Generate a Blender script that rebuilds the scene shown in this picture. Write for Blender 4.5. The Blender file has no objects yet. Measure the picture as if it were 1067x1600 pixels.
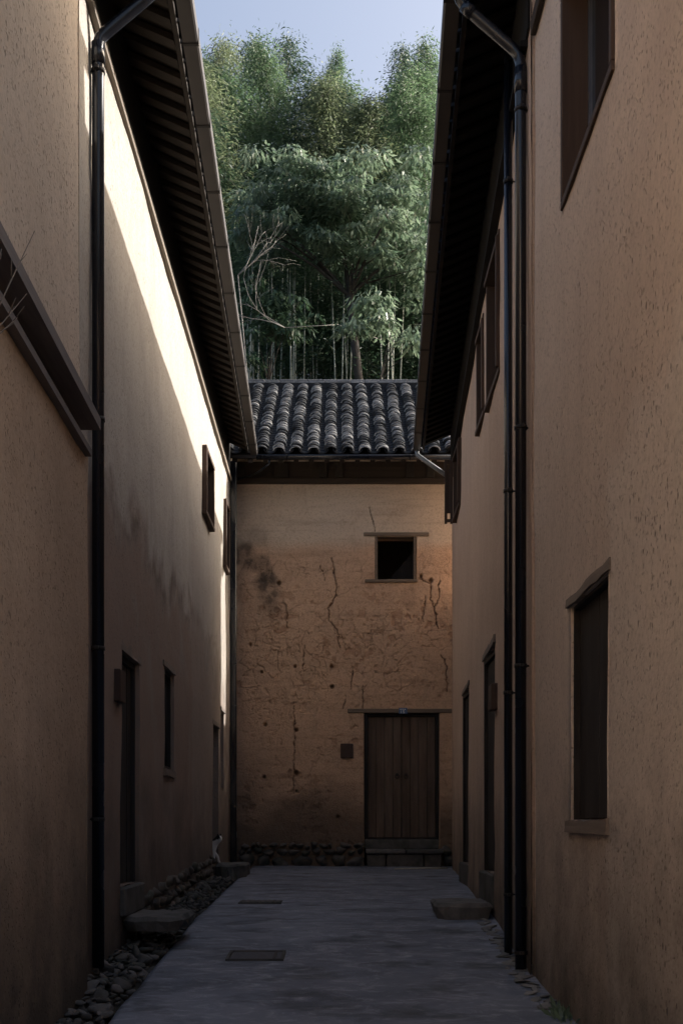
import bpy, bmesh, math, random
import numpy as np
from mathutils import Vector, Matrix, Euler

random.seed(7)
rng = np.random.default_rng(11)
R = math.radians
scene = bpy.context.scene
col = scene.collection
CZ = 1.436                      # eye height
F = 1800.0                      # focal length in photograph pixels

# ------------------------------------------------------------------ camera, sky, sun, exposure
cam_d = bpy.data.cameras.new("camera")
cam = bpy.data.objects.new("camera", cam_d)
col.objects.link(cam)
cam.location = (0, 0, CZ)
cam.rotation_euler = (R(90), 0, 0)
cam_d.sensor_fit = 'VERTICAL'
cam_d.sensor_height = 36.0
cam_d.sensor_width = 24.0
cam_d.lens = 36.0 * F / 1600.0
cam_d.shift_y = 485.0 / 1600.0
cam_d.clip_end = 600
scene.camera = cam

SUN = Vector((1.0, 0.30, 0.56)).normalized()
elev = math.asin(SUN.z)
azim = math.atan2(SUN.x, SUN.y)
world = bpy.data.worlds.new("World")
scene.world = world
world.use_nodes = True
wn = world.node_tree.nodes
wl = world.node_tree.links
for n in list(wn):
    wn.remove(n)
sky = wn.new('ShaderNodeTexSky')
sky.sky_type = 'NISHITA'
sky.sun_disc = False
sky.sun_elevation = elev
sky.sun_rotation = azim
sky.air_density = 1.0
sky.dust_density = 9.0
bg = wn.new('ShaderNodeBackground')
bg.inputs['Strength'].default_value = 0.078
wo = wn.new('ShaderNodeOutputWorld')
wl.new(sky.outputs[0], bg.inputs[0])
wl.new(bg.outputs[0], wo.inputs[0])

sun_d = bpy.data.lights.new("sun", 'SUN')
sun_d.energy = 2.1
sun_d.angle = R(0.5)
sun_d.color = (1.0, 0.965, 0.92)
sun = bpy.data.objects.new("sun", sun_d)
col.objects.link(sun)
sun.rotation_euler = SUN.to_track_quat('Z', 'Y').to_euler()
sun.location = (20, 9, 15)

scene.view_settings.view_transform = 'Standard'
scene.view_settings.look = 'None'
scene.view_settings.exposure = 1.95
scene.view_settings.gamma = 1.0
scene.view_settings.use_curve_mapping = False
scene.render.engine = 'CYCLES'
scene.cycles.max_bounces = 6
scene.cycles.diffuse_bounces = 4
scene.cycles.use_denoising = True

# ------------------------------------------------------------------ helpers
def hashf(xi, yi, seed):
    h = (xi.astype(np.int64) * 374761393 + yi.astype(np.int64) * 668265263 + seed * 1274126177) & 0xFFFFFFFF
    h = ((h ^ (h >> 13)) * 1274126177) & 0xFFFFFFFF
    h = (h ^ (h >> 16)) & 0xFFFFFFFF
    return h / 4294967295.0

def vnoise(x, y, seed=0):
    x = np.asarray(x, float); y = np.asarray(y, float)
    xi = np.floor(x); yi = np.floor(y)
    fx = x - xi; fy = y - yi
    fx = fx * fx * (3 - 2 * fx); fy = fy * fy * (3 - 2 * fy)
    a = hashf(xi, yi, seed); b = hashf(xi + 1, yi, seed)
    c = hashf(xi, yi + 1, seed); d = hashf(xi + 1, yi + 1, seed)
    return (a * (1 - fx) + b * fx) * (1 - fy) + (c * (1 - fx) + d * fx) * fy

def fbm(x, y, seed=0, octv=4):
    s = 0.0; a = 0.5; t = 0.0
    for k in range(octv):
        s = s + a * vnoise(np.asarray(x) * 2 ** k, np.asarray(y) * 2 ** k, seed + k * 17)
        t += a; a *= 0.5
    return s / t

def voro(x, y, seed=0):
    xi = np.floor(x); yi = np.floor(y)
    f1 = np.full(np.shape(x), 9.0); f2 = f1.copy()
    for dx in (-1, 0, 1):
        for dy in (-1, 0, 1):
            cx = xi + dx; cy = yi + dy
            px = cx + hashf(cx, cy, seed); py = cy + hashf(cx, cy, seed + 5)
            d = np.hypot(px - x, py - y)
            f2 = np.where(d < f1, f1, np.minimum(f2, d))
            f1 = np.minimum(f1, d)
    return f1, f2

def sstep(a, b, x):
    t = np.clip((x - a) / (b - a), 0, 1)
    return t * t * (3 - 2 * t)

def tag(o, label=None, cat=None, group=None, kind=None):
    if label: o["label"] = label
    if cat: o["category"] = cat
    if group: o["group"] = group
    if kind: o["kind"] = kind
    return o

def empty(name, loc, label=None, cat=None, group=None):
    o = bpy.data.objects.new(name, None)
    o.empty_display_size = 0.2
    o.location = loc
    col.objects.link(o)
    return tag(o, label, cat, group)

def adopt(o, parent):
    if parent is None:
        return o
    o.parent = parent
    if parent.type == 'EMPTY':
        o.matrix_parent_inverse = Matrix.Translation(-Vector(parent.location))
    return o

def link(name, me, mat=None, parent=None, loc=None, rot=None, scale=None):
    o = bpy.data.objects.new(name, me)
    col.objects.link(o)
    if mat is not None and len(me.materials) == 0:
        me.materials.append(mat)
    if loc is not None: o.location = loc
    if rot is not None: o.rotation_euler = rot
    if scale is not None: o.scale = scale
    return adopt(o, parent)

def np_mesh(name, verts, faces, smooth=False):
    """faces: (n,4) or (n,3) integer array"""
    verts = np.asarray(verts, np.float32); faces = np.asarray(faces, np.int32)
    n, k = faces.shape
    me = bpy.data.meshes.new(name)
    me.vertices.add(len(verts)); me.vertices.foreach_set('co', verts.ravel())
    me.loops.add(n * k); me.loops.foreach_set('vertex_index', faces.ravel())
    me.polygons.add(n)
    me.polygons.foreach_set('loop_start', np.arange(n, dtype=np.int32) * k)
    me.polygons.foreach_set('loop_total', np.full(n, k, np.int32))
    if smooth:
        me.polygons.foreach_set('use_smooth', np.ones(n, bool))
    me.update(calc_edges=True)
    return me

class MB:
    """collects boxes, prisms and tubes that make up ONE part"""
    def __init__(self):
        self.bm = bmesh.new()
    def box(self, x0, x1, y0, y1, z0, z1, bev=0.0, M=None):
        r = bmesh.ops.create_cube(self.bm, size=1.0)
        vs = r['verts']
        for v in vs:
            v.co = Vector(((x0 + x1) / 2 + v.co.x * (x1 - x0), (y0 + y1) / 2 + v.co.y * (y1 - y0), (z0 + z1) / 2 + v.co.z * (z1 - z0)))
            if M is not None: v.co = M @ v.co
        if bev > 0:
            es = list({e for v in vs for e in v.link_edges})
            bmesh.ops.bevel(self.bm, geom=es, offset=bev, segments=1, affect='EDGES')
        return self
    def poly_y(self, prof, ya, yb, fa=None, fb=None):
        """profile of (x, z) swept from ya to yb; fa/fb shift x at the ends"""
        fa = fa or 0.0; fb = fb or 0.0
        a = [self.bm.verts.new((x + fa, ya, z)) for x, z in prof]
        b = [self.bm.verts.new((x + fb, yb, z)) for x, z in prof]
        n = len(prof)
        for i in range(n):
            j = (i + 1) % n
            self.bm.faces.new((a[i], a[j], b[j], b[i]))
        self.bm.faces.new(a[::-1]); self.bm.faces.new(b)
        return self
    def poly_x(self, prof, xa, xb):
        a = [self.bm.verts.new((xa, y, z)) for y, z in prof]
        b = [self.bm.verts.new((xb, y, z)) for y, z in prof]
        n = len(prof)
        for i in range(n):
            j = (i + 1) % n
            self.bm.faces.new((a[i], a[j], b[j], b[i]))
        self.bm.faces.new(a[::-1]); self.bm.faces.new(b)
        return self
    def tube(self, pts, rad, seg=12, cap=True):
        pts = [Vector(p) for p in pts]
        rads = rad if isinstance(rad, (list, tuple)) else [rad] * len(pts)
        rings = []
        up = Vector((0.13, 0.97, 0.2)).normalized()
        for i, p in enumerate(pts):
            d = (pts[min(i + 1, len(pts) - 1)] - pts[max(i - 1, 0)]).normalized()
            s = d.cross(up)
            if s.length < 1e-3: s = d.cross(Vector((1, 0, 0)))
            s.normalize(); t = d.cross(s)
            rings.append([self.bm.verts.new(p + (s * math.cos(2 * math.pi * k / seg) + t * math.sin(2 * math.pi * k / seg)) * rads[i]) for k in range(seg)])
        for a, b in zip(rings, rings[1:]):
            for k in range(seg):
                f = self.bm.faces.new((a[k], a[(k + 1) % seg], b[(k + 1) % seg], b[k]))
                f.smooth = True
        if cap:
            self.bm.faces.new(rings[0][::-1]); self.bm.faces.new(rings[-1])
        return self
    def mesh(self, name):
        bmesh.ops.recalc_face_normals(self.bm, faces=self.bm.faces[:])
        me = bpy.data.meshes.new(name)
        self.bm.to_mesh(me); self.bm.free()
        return me
    def build(self, name, mat, parent=None, **kw):
        return link(name, self.mesh(name), mat, parent, **kw)

# ------------------------------------------------------------------ node materials
class NT:
    def __init__(self, name):
        self.m = bpy.data.materials.new(name)
        self.m.use_nodes = True
        self.t = self.m.node_tree
        self.t.nodes.clear()
        self.out = self.n('ShaderNodeOutputMaterial')
        self.p = self.n('ShaderNodeBsdfPrincipled')
        self.l(self.p.outputs[0], self.out.inputs[0])
        self.p.inputs['Specular IOR Level'].default_value = 0.25
    def n(self, typ, **kw):
        nd = self.t.nodes.new(typ)
        for k, v in kw.items(): setattr(nd, k, v)
        return nd
    def l(self, a, b): self.t.links.new(a, b)
    def pos(self, scale=(1, 1, 1), coord='pos'):
        if coord == 'pos':
            g = self.n('ShaderNodeNewGeometry').outputs['Position']
        else:
            g = self.n('ShaderNodeTexCoord').outputs['Object']
        m = self.n('ShaderNodeMapping')
        m.inputs['Scale'].default_value = scale
        self.l(g, m.inputs['Vector'])
        return m.outputs[0]
    def noise(self, vec, scale, detail=4, rough=0.55, dist=0.0):
        nd = self.n('ShaderNodeTexNoise')
        nd.inputs['Scale'].default_value = scale
        nd.inputs['Detail'].default_value = detail
        nd.inputs['Roughness'].default_value = rough
        nd.inputs['Distortion'].default_value = dist
        self.l(vec, nd.inputs['Vector'])
        return nd.outputs['Fac']
    def voronoi(self, vec, scale, feature='F1', out='Distance', rnd=1.0):
        nd = self.n('ShaderNodeTexVoronoi', feature=feature)
        nd.inputs['Scale'].default_value = scale
        nd.inputs['Randomness'].default_value = rnd
        self.l(vec, nd.inputs['Vector'])
        return nd.outputs[out]
    def ramp(self, fac, stops, interp='LINEAR'):
        nd = self.n('ShaderNodeValToRGB')
        cr = nd.color_ramp
        cr.interpolation = interp
        while len(cr.elements) < len(stops): cr.elements.new(0.5)
        for e, (p, c) in zip(cr.elements, stops):
            e.position = p
            e.color = (c, c, c, 1) if isinstance(c, (int, float)) else (*c, 1)
        self.l(fac, nd.inputs[0])
        return nd.outputs[0]
    def mix(self, fac, a, b, mode='MIX'):
        nd = self.n('ShaderNodeMix', data_type='RGBA', blend_type=mode)
        for sock, v in ((nd.inputs[0], fac), (nd.inputs[6], a), (nd.inputs[7], b)):
            if isinstance(v, (int, float)): sock.default_value = v
            elif isinstance(v, tuple): sock.default_value = (*v, 1)
            else: self.l(v, sock)
        return nd.outputs[2]
    def math(self, op, a, b=None, clamp=False):
        nd = self.n('ShaderNodeMath', operation=op, use_clamp=clamp)
        for sock, v in ((nd.inputs[0], a), (nd.inputs[1], b)):
            if v is None: continue
            if isinstance(v, (int, float)): sock.default_value = v
            else: self.l(v, sock)
        return nd.outputs[0]
    def sep(self, vec):
        nd = self.n('ShaderNodeSeparateXYZ')
        self.l(vec, nd.inputs[0])
        return nd.outputs
    def attr(self, name):
        return self.n('ShaderNodeAttribute', attribute_name=name).outputs['Fac']
    def rand(self):
        return self.n('ShaderNodeObjectInfo').outputs['Random']
    def base(self, c):
        if isinstance(c, tuple): self.p.inputs['Base Color'].default_value = (*c, 1)
        else: self.l(c, self.p.inputs['Base Color'])
    def rough(self, r):
        if isinstance(r, (int, float)): self.p.inputs['Roughness'].default_value = r
        else: self.l(r, self.p.inputs['Roughness'])
    def bump(self, h, dist, strength=1.0, prev=None):
        nd = self.n('ShaderNodeBump')
        nd.inputs['Distance'].default_value = dist
        nd.inputs['Strength'].default_value = strength
        self.l(h, nd.inputs['Height'])
        if prev is not None: self.l(prev, nd.inputs['Normal'])
        self.l(nd.outputs[0], self.p.inputs['Normal'])
        return nd.outputs[0]

def plaster(name, ca, cb, pit=0.6, lower=None, lower_z=3.9, seam=None, patch=None, base_z=0.9):
    """mud plaster: mottled colour, pits left by straw, vertical streaks, mould and painted shade along the foot"""
    t = NT(name)
    P = t.pos()
    big = t.noise(P, 0.9, 5, 0.6)
    c = t.mix(t.ramp(big, [(0.3, 0.0), (0.7, 1.0)]), ca, cb)
    z = t.sep(P)[2]
    if lower:
        wob = t.noise(t.pos((1, 0.6, 0.6)), 0.9, 5, 0.65, 0.6)
        h = t.math('ADD', z, t.math('MULTIPLY', t.math('SUBTRACT', wob, 0.5), 2.2))
        f = t.math('MULTIPLY', t.math('SUBTRACT', lower_z, h), 2.4, clamp=True)
        c = t.mix(f, c, lower)
        edge = t.math('SUBTRACT', 1.0, t.math('ABSOLUTE', t.math('SUBTRACT', t.math('MULTIPLY', f, 2.0), 1.0)))
        em = t.math('MULTIPLY', edge, t.ramp(t.noise(P, 3.0, 4), [(0.38, 0.0), (0.6, 0.95)]))
        c = t.mix(em, c, tuple(v * 0.5 for v in lower))
        blot = t.ramp(t.noise(t.pos((1, .8, .5)), 1.7, 6, 0.7, 0.8), [(0.52, 0.0), (0.70, 0.6)])
        c = t.mix(blot, c, tuple(v * 0.66 for v in ca))
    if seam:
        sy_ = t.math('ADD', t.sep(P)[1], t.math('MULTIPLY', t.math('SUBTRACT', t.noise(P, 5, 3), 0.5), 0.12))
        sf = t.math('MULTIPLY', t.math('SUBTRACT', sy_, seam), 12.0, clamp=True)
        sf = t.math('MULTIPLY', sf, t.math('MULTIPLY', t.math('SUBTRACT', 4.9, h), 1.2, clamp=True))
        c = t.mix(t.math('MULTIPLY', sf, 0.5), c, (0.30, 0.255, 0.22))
    streak = t.noise(t.pos((4, 4, 0.7)), 1.1, 6, 0.65, 0.5)
    c = t.mix(t.math('MULTIPLY', t.ramp(streak, [(0.48, 0.0), (0.78, 1.0)]), 0.25), c, tuple(v * 0.62 for v in cb))
    if patch:            # a later, paler coat of plaster round the window: it ends at y, and climbs to z
        wy = t.math('ADD', t.sep(P)[1], t.math('MULTIPLY', t.math('SUBTRACT', t.noise(P, 2.2, 5, 0.65), 0.5), 0.5))
        wz = t.math('ADD', z, t.math('MULTIPLY', t.math('SUBTRACT', t.noise(P, 1.6, 5, 0.65, 0.4), 0.5), 0.9))
        pf = t.math('MULTIPLY', t.math('MULTIPLY', t.math('SUBTRACT', patch[0], wy), 9.0, clamp=True), t.math('MULTIPLY', t.math('SUBTRACT', patch[1], wz), 5.0, clamp=True))
        c = t.mix(t.math('MULTIPLY', pf, 0.75), c, (0.66, 0.58, 0.505))
    fine = t.noise(P, 38, 4, 0.7)
    c = t.mix(t.math('MULTIPLY', t.ramp(fine, [(0.3, 1.0), (0.54, 0.0)]), 0.45), c, tuple(v * 0.5 for v in ca))
    # pits and straw marks of three sizes
    warp = t.n('ShaderNodeVectorMath', operation='ADD')
    wsc = t.n('ShaderNodeVectorMath', operation='SCALE'); wsc.inputs['Scale'].default_value = 0.012
    wnz = t.n('ShaderNodeTexNoise'); wnz.inputs['Scale'].default_value = 30; t.l(P, wnz.inputs['Vector'])
    t.l(wnz.outputs['Color'], wsc.inputs[0]); t.l(P, warp.inputs[0]); t.l(wsc.outputs[0], warp.inputs[1])
    W = warp.outputs[0]
    def stretch(sc):
        m = t.n('ShaderNodeMapping'); m.inputs['Scale'].default_value = sc; t.l(W, m.inputs['Vector']); return m.outputs[0]
    dens = t.ramp(t.noise(P, 1.9, 5, 0.7), [(0.34, 0.25), (0.60, 1.0)])
    pits = None
    for (sc, scale, r0, r1, k0, amp) in (((1, 1, .75), 15, .08, .20, .70, 1.0), ((1, 1, .6), 30, .12, .27, .62, .95), ((1, 1, .8), 58, .16, .36, .60, .75)):
        vec = stretch(sc)
        d = t.ramp(t.voronoi(vec, scale), [(r0, 1.0), (r1, 0.0)])
        kp = t.ramp(t.voronoi(vec, scale, 'F1', 'Color'), [(k0, 0.0), (k0 + .05, 1.0)])
        q = t.math('MULTIPLY', t.math('MULTIPLY', d, kp), t.math('MULTIPLY', dens, amp))
        pits = q if pits is None else t.math('MAXIMUM', pits, q)
    pits = t.math('MULTIPLY', pits, pit)
    c = t.mix(t.math('MULTIPLY', pits, 0.82), c, tuple(v * 0.30 for v in ca))
    # rising damp and mould along the foot, with painted shade up to eye height
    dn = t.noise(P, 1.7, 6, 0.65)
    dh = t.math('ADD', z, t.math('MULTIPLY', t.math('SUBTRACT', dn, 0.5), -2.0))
    damp_dark = t.math('MULTIPLY', t.math('SUBTRACT', base_z + 0.9, dh), 0.68, clamp=True)
    c = t.mix(t.math('MULTIPLY', damp_dark, 0.88), c, (0.045, 0.041, 0.035))
    t.base(c)
    t.rough(0.93)
    hgt = t.math('SUBTRACT', t.math('ADD', t.math('MULTIPLY', fine, 0.3), t.math('MULTIPLY', t.noise(P, 6, 5), 0.9)), t.math('MULTIPLY', pits, 0.9))
    t.bump(hgt, 0.012, 0.9)
    return t.m

def wood(name, ca, cb, axis='z', rough=0.75, grain=1.0, weather=None):
    t = NT(name)
    sc = {'z': (28, 28, 1.2), 'y': (28, 1.2, 28), 'x': (1.2, 28, 28)}[axis]
    v = t.pos(sc)
    g = t.noise(v, 1.0, 6, 0.65, 0.4)
    c = t.mix(t.ramp(g, [(0.28, 0.0), (0.7, 1.0)]), ca, cb)
    c = t.mix(t.math('MULTIPLY', t.rand(), 0.35), c, tuple(x * 0.55 for x in ca))
    if weather:
        w = t.noise(t.pos((5, 5, 0.9) if axis == 'z' else (2, 2, 2)), 1.6, 5, 0.6)
        c = t.mix(t.math('MULTIPLY', t.ramp(w, [(0.42, 0.0), (0.68, 1.0)]), 0.6), c, weather)
    t.base(c); t.rough(rough)
    t.bump(g, 0.004, 0.6 * grain)
    return t.m

def simple(name, c, rough=0.6, metal=0.0, spec=0.4, var=0.25, scale=14, bump=0.0015):
    t = NT(name)
    P = t.pos()
    nz = t.noise(P, scale, 5 if bump else 1, 0.65)
    t.base(t.mix(t.math('MULTIPLY', t.ramp(nz, [(0.3, 0.0), (0.75, 1.0)]), 1.0), tuple(v * (1 - var) for v in c), tuple(v * (1 + var) for v in c)))
    t.rough(t.math('ADD', t.math('MULTIPLY', t.math('SUBTRACT', nz, 0.5), 0.3), rough))
    t.p.inputs['Metallic'].default_value = metal
    t.p.inputs['Specular IOR Level'].default_value = spec
    if bump: t.bump(nz, bump, 0.6)
    return t.m

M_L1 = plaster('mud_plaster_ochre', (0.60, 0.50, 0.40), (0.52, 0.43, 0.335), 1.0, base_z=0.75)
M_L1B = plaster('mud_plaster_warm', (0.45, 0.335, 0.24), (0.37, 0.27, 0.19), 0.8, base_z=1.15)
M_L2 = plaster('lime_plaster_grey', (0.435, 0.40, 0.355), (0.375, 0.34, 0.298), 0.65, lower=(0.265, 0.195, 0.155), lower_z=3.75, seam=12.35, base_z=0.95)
M_R1 = plaster('mud_plaster_brown', (0.66, 0.545, 0.45), (0.56, 0.455, 0.375), 1.0, patch=(5.25, 3.2), base_z=0.8)
M_R2 = plaster('mud_plaster_red', (0.58, 0.435, 0.335), (0.49, 0.36, 0.275), 0.6, base_z=1.0)

def adobe():
    t = NT('cracked_adobe')
    P = t.pos()
    n1 = t.noise(P, 1.3, 6, 0.65)
    lower = t.mix(t.ramp(n1, [(0.3, 0.0), (0.7, 1.0)]), (0.68, 0.455, 0.305), (0.61, 0.42, 0.29))
    upper = t.mix(n1, (0.66, 0.52, 0.39), (0.70, 0.58, 0.455))
    c = t.mix(t.attr('smooth_band'), lower, upper)
    lime = t.ramp(t.noise(t.pos((1.6, 1, 1)), 2.2, 6, 0.7, 0.5), [(0.55, 0.0), (0.72, 0.55)])
    c = t.mix(lime, c, (0.46, 0.34, 0.24))
    fine = t.noise(P, 34, 5, 0.75)
    c = t.mix(t.math('MULTIPLY', t.ramp(fine, [(0.32, 1.0), (0.52, 0.0)]), 0.35), c, (0.17, 0.095, 0.055))
    layer = t.noise(t.pos((0.6, 1, 9)), 1.2, 4, 0.6)
    c = t.mix(t.math('MULTIPLY', t.ramp(layer, [(0.5, 0.0), (0.75, 1.0)]), 0.30), c, (0.20, 0.115, 0.07))
    c = t.mix(t.math('MULTIPLY', t.attr('crack'), 0.7), c, (0.08, 0.045, 0.028))
    c = t.mix(t.math('MULTIPLY', t.attr('scuff'), 0.34), c, (0.25, 0.11, 0.055))
    c = t.mix(t.attr('soot'), c, (0.075, 0.062, 0.05))
    c = t.mix(t.attr('damp_dark'), c, (0.075, 0.058, 0.046))
    salt = t.math('MULTIPLY', t.attr('damp_dark'), t.ramp(t.noise(P, 7, 5, 0.7), [(0.55, 0.0), (0.75, 0.5)]))
    c = t.mix(salt, c, (0.26, 0.23, 0.20))
    t.base(c); t.rough(0.95)
    t.bump(t.math('ADD', fine, t.noise(P, 90, 3)), 0.014, 1.0)
    return t.m
M_ADOBE = adobe()

def concrete():
    t = NT('worn_concrete')
    P = t.pos()
    n = t.noise(P, 1.1, 7, 0.68, 0.3)
    c = t.mix(t.ramp(n, [(0.3, 0.0), (0.7, 1.0)]), (0.115, 0.135, 0.175), (0.27, 0.30, 0.36))
    s = t.noise(t.pos((1.6, 2.6, 1)), 2.2, 9, 0.78, 1.2)
    c = t.mix(t.math('MULTIPLY', t.ramp(s, [(0.5, 0.0), (0.66, 1.0)]), 0.8), c, (0.46, 0.49, 0.55))
    d = t.noise(t.pos((1.2, 1.7, 1)), 1.6, 5, 0.65)
    c = t.mix(t.math('MULTIPLY', t.ramp(d, [(0.5, 0.0), (0.68, 1.0)]), 0.85), c, (0.06, 0.068, 0.08))
    fine = t.noise(P, 60, 4, 0.7)
    c = t.mix(t.math('MULTIPLY', fine, 0.3), c, (0.09, 0.09, 0.095))
    t.base(c)
    t.rough(t.math('ADD', 0.55, t.math('MULTIPLY', n, 0.35)))
    t.bump(t.math('ADD', t.math('MULTIPLY', fine, 0.35), t.math('ADD', s, n)), 0.01, 0.6)
    return t.m
M_PATH = concrete()

def stone(name, ca, cb, moss=0.0, lo=0.0):
    t = NT(name)
    P = t.pos()
    n = t.noise(P, 9, 5, 0.65)
    c = t.mix(t.ramp(n, [(0.3, 0.0), (0.7, 1.0)]), ca, cb)
    c = t.mix(t.math('MULTIPLY', t.rand(), 0.6), c, tuple(v * 0.45 for v in ca))
    if moss:
        c = t.mix(t.math('MULTIPLY', t.ramp(t.noise(P, 4, 4), [(0.48, 0.0), (0.64, 1.0)]), moss), c, (0.035, 0.042, 0.028))
    t.base(c); t.rough(0.85)
    t.bump(t.math('ADD', n, t.math('MULTIPLY', t.noise(P, 45, 4), 0.5)), 0.008, 0.9)
    return t.m
M_STONE = stone('plinth_stone', (0.10, 0.09, 0.08), (0.16, 0.14, 0.125), 0.7)
M_COBBLE = stone('river_cobble', (0.10, 0.096, 0.092), (0.17, 0.16, 0.152), 0.55)
M_SLAB = stone('step_stone', (0.12, 0.115, 0.11), (0.20, 0.19, 0.18), 0.5)
M_LIME = stone('lime_mortar', (0.20, 0.20, 0.195), (0.30, 0.295, 0.285), 0.3)
M_DARKWOOD = wood('dark_timber', (0.035, 0.026, 0.020), (0.06, 0.045, 0.034), 'x')
M_RAFTER = wood('rafter_timber', (0.022, 0.017, 0.013), (0.04, 0.03, 0.023), 'x')
M_EAVESHADE = simple('eave_shade_timber', (0.010, 0.009, 0.008), 0.8, 0, 0.2)  # near-black colour carries the deep shade under the eaves
M_SOFFIT = wood('soffit_board', (0.020, 0.015, 0.012), (0.032, 0.024, 0.018), 'y')
M_TRIM = wood('trim_timber', (0.20, 0.165, 0.13), (0.29, 0.245, 0.20), 'y')
M_TRIMDARK = wood('trim_timber_dark', (0.03, 0.025, 0.021), (0.05, 0.041, 0.033), 'y')
M_FRAME = wood('window_timber', (0.060, 0.039, 0.029), (0.092, 0.060, 0.044), 'z')
M_DOOR = wood('old_door_timber', (0.085, 0.058, 0.043), (0.13, 0.092, 0.068), 'z', weather=(0.19, 0.145, 0.112))
M_DOORDK = wood('dark_door_timber', (0.018, 0.015, 0.014), (0.032, 0.026, 0.023), 'z', weather=(0.042, 0.039, 0.039))
M_LINTEL = wood('old_lintel_timber', (0.13, 0.10, 0.075), (0.21, 0.165, 0.125), 'x')
M_LINTELY = wood('old_lintel_timber_side', (0.15, 0.12, 0.10), (0.25, 0.205, 0.17), 'y')
M_LEDGE = wood('ledge_timber', (0.12, 0.105, 0.10), (0.20, 0.175, 0.165), 'y')
M_PIPE = simple('black_pipe_metal', (0.009, 0.011, 0.017), 0.24, 0.0, 0.55, 0.1, 3, 0.0)
M_GUTTER = simple('gutter_metal', (0.042, 0.037, 0.035), 0.5, 0.0, 0.4, 0.3, 5, 0.001)
M_GUTTERDK = simple('gutter_metal_dark', (0.034, 0.030, 0.028), 0.5, 0.0, 0.4, 0.3, 5, 0.001)
M_IRON = simple('dark_iron', (0.02, 0.018, 0.017), 0.6, 0.2)
M_PLAQUE = simple('plaque_timber', (0.045, 0.024, 0.018), 0.6)
M_BLUE = simple('blue_enamel', (0.045, 0.10, 0.22), 0.35, 0, 0.5, 0.1)
M_WHITE = simple('white_paint', (0.7, 0.72, 0.74), 0.6, 0, 0.4, 0.05)
M_WINMETAL = simple('grey_window_metal', (0.10, 0.11, 0.13), 0.4, 0.2, 0.5, 0.1)
M_SOIL = stone('dark_soil', (0.028, 0.024, 0.019), (0.05, 0.042, 0.033), 0.3)
M_DARKROOM = simple('room_plaster', (0.10, 0.085, 0.07), 0.95)

def glass():
    t = NT('window_glass')
    t.base((0.02, 0.022, 0.025)); t.rough(0.06)
    t.p.inputs['Specular IOR Level'].default_value = 0.7
    return t.m
M_GLASS = glass()

def tile_mat(name, dark, mid, pale, cut):
    t = NT(name)
    P = t.pos()
    isl = t.n('ShaderNodeNewGeometry').outputs['Random Per Island']
    rnd = t.math('FRACT', t.math('ADD', t.rand(), isl))
    n = t.noise(P, 16, 5, 0.7)
    c = t.mix(rnd, dark, mid)
    pick = t.ramp(t.math('ADD', rnd, t.math('MULTIPLY', t.math('SUBTRACT', t.noise(P, 5, 3), 0.5), 0.8)), [(cut, 0.0), (cut + .12, 1.0)])
    c = t.mix(t.math('MULTIPLY', pick, t.ramp(n, [(0.36, 0.35), (0.6, 1.0)])), c, pale)
    t.base(c); t.rough(0.85)
    t.bump(n, 0.004, 0.7)
    return t.m
M_TILE = tile_mat('grey_clay_tile', (0.022, 0.024, 0.027), (0.07, 0.071, 0.075), (0.22, 0.217, 0.215), .72)
M_TILEEDGE = tile_mat('lit_tile_edge', (0.05, 0.05, 0.052), (0.12, 0.12, 0.12), (0.62, 0.61, 0.60), .42)  # pale tile ends: light caught on the edges, put into the colour
def pan_mat():
    t = NT('dark_pan_tile')
    P = t.pos()
    n = t.noise(P, 20, 5, 0.7)
    t.base(t.mix(n, (0.014, 0.015, 0.017), (0.045, 0.045, 0.048))); t.rough(0.9)
    t.bump(n, 0.004, 0.7)
    return t.m
M_PAN = pan_mat()  # near-black grey, mottled by noise

def leaf(name, ca, cb, rough=0.5, trans=0.35, spec=0.4):
    t = NT(name)
    P = t.pos()
    isl = t.n('ShaderNodeNewGeometry').outputs['Random Per Island']
    n = t.noise(P, 0.7, 3)
    c = t.mix(t.math('ADD', t.math('MULTIPLY', isl, 0.6), t.math('MULTIPLY', n, 0.4)), ca, cb)
    t.base(c); t.rough(rough)
    t.p.inputs['Specular IOR Level'].default_value = spec
    tr = t.n('ShaderNodeBsdfTranslucent')
    t.l(c, tr.inputs[0])
    mx = t.n('ShaderNodeMixShader')
    mx.inputs[0].default_value = trans
    t.l(t.p.outputs[0], mx.inputs[1]); t.l(tr.outputs[0], mx.inputs[2])
    t.l(mx.outputs[0], t.out.inputs[0])
    return t.m
M_BROAD = leaf('broad_leaf', (0.05, 0.105, 0.06), (0.28, 0.36, 0.25), 0.38, 0.45, 0.75)
M_BAMG = leaf('bamboo_leaf_green', (0.075, 0.14, 0.072), (0.15, 0.225, 0.12), 0.5, 0.5)
M_BAMY = leaf('bamboo_leaf_olive', (0.125, 0.17, 0.09), (0.22, 0.265, 0.15), 0.55, 0.5)
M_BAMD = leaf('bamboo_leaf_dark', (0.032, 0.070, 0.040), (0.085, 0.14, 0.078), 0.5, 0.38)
M_CULM = simple('bamboo_culm', (0.17, 0.185, 0.13), 0.5, 0, 0.4, 0.4, 2.0)
M_BARK = simple('tree_bark', (0.06, 0.052, 0.044), 0.9, 0, 0.2, 0.3, 10, 0.01)
M_DEAD = simple('dead_wood', (0.34, 0.32, 0.29), 0.85, 0, 0.2, 0.2, 10)
M_TWIG = simple('bare_twig', (0.16, 0.14, 0.12), 0.85, 0, 0.2, 0.2, 10)

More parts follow.
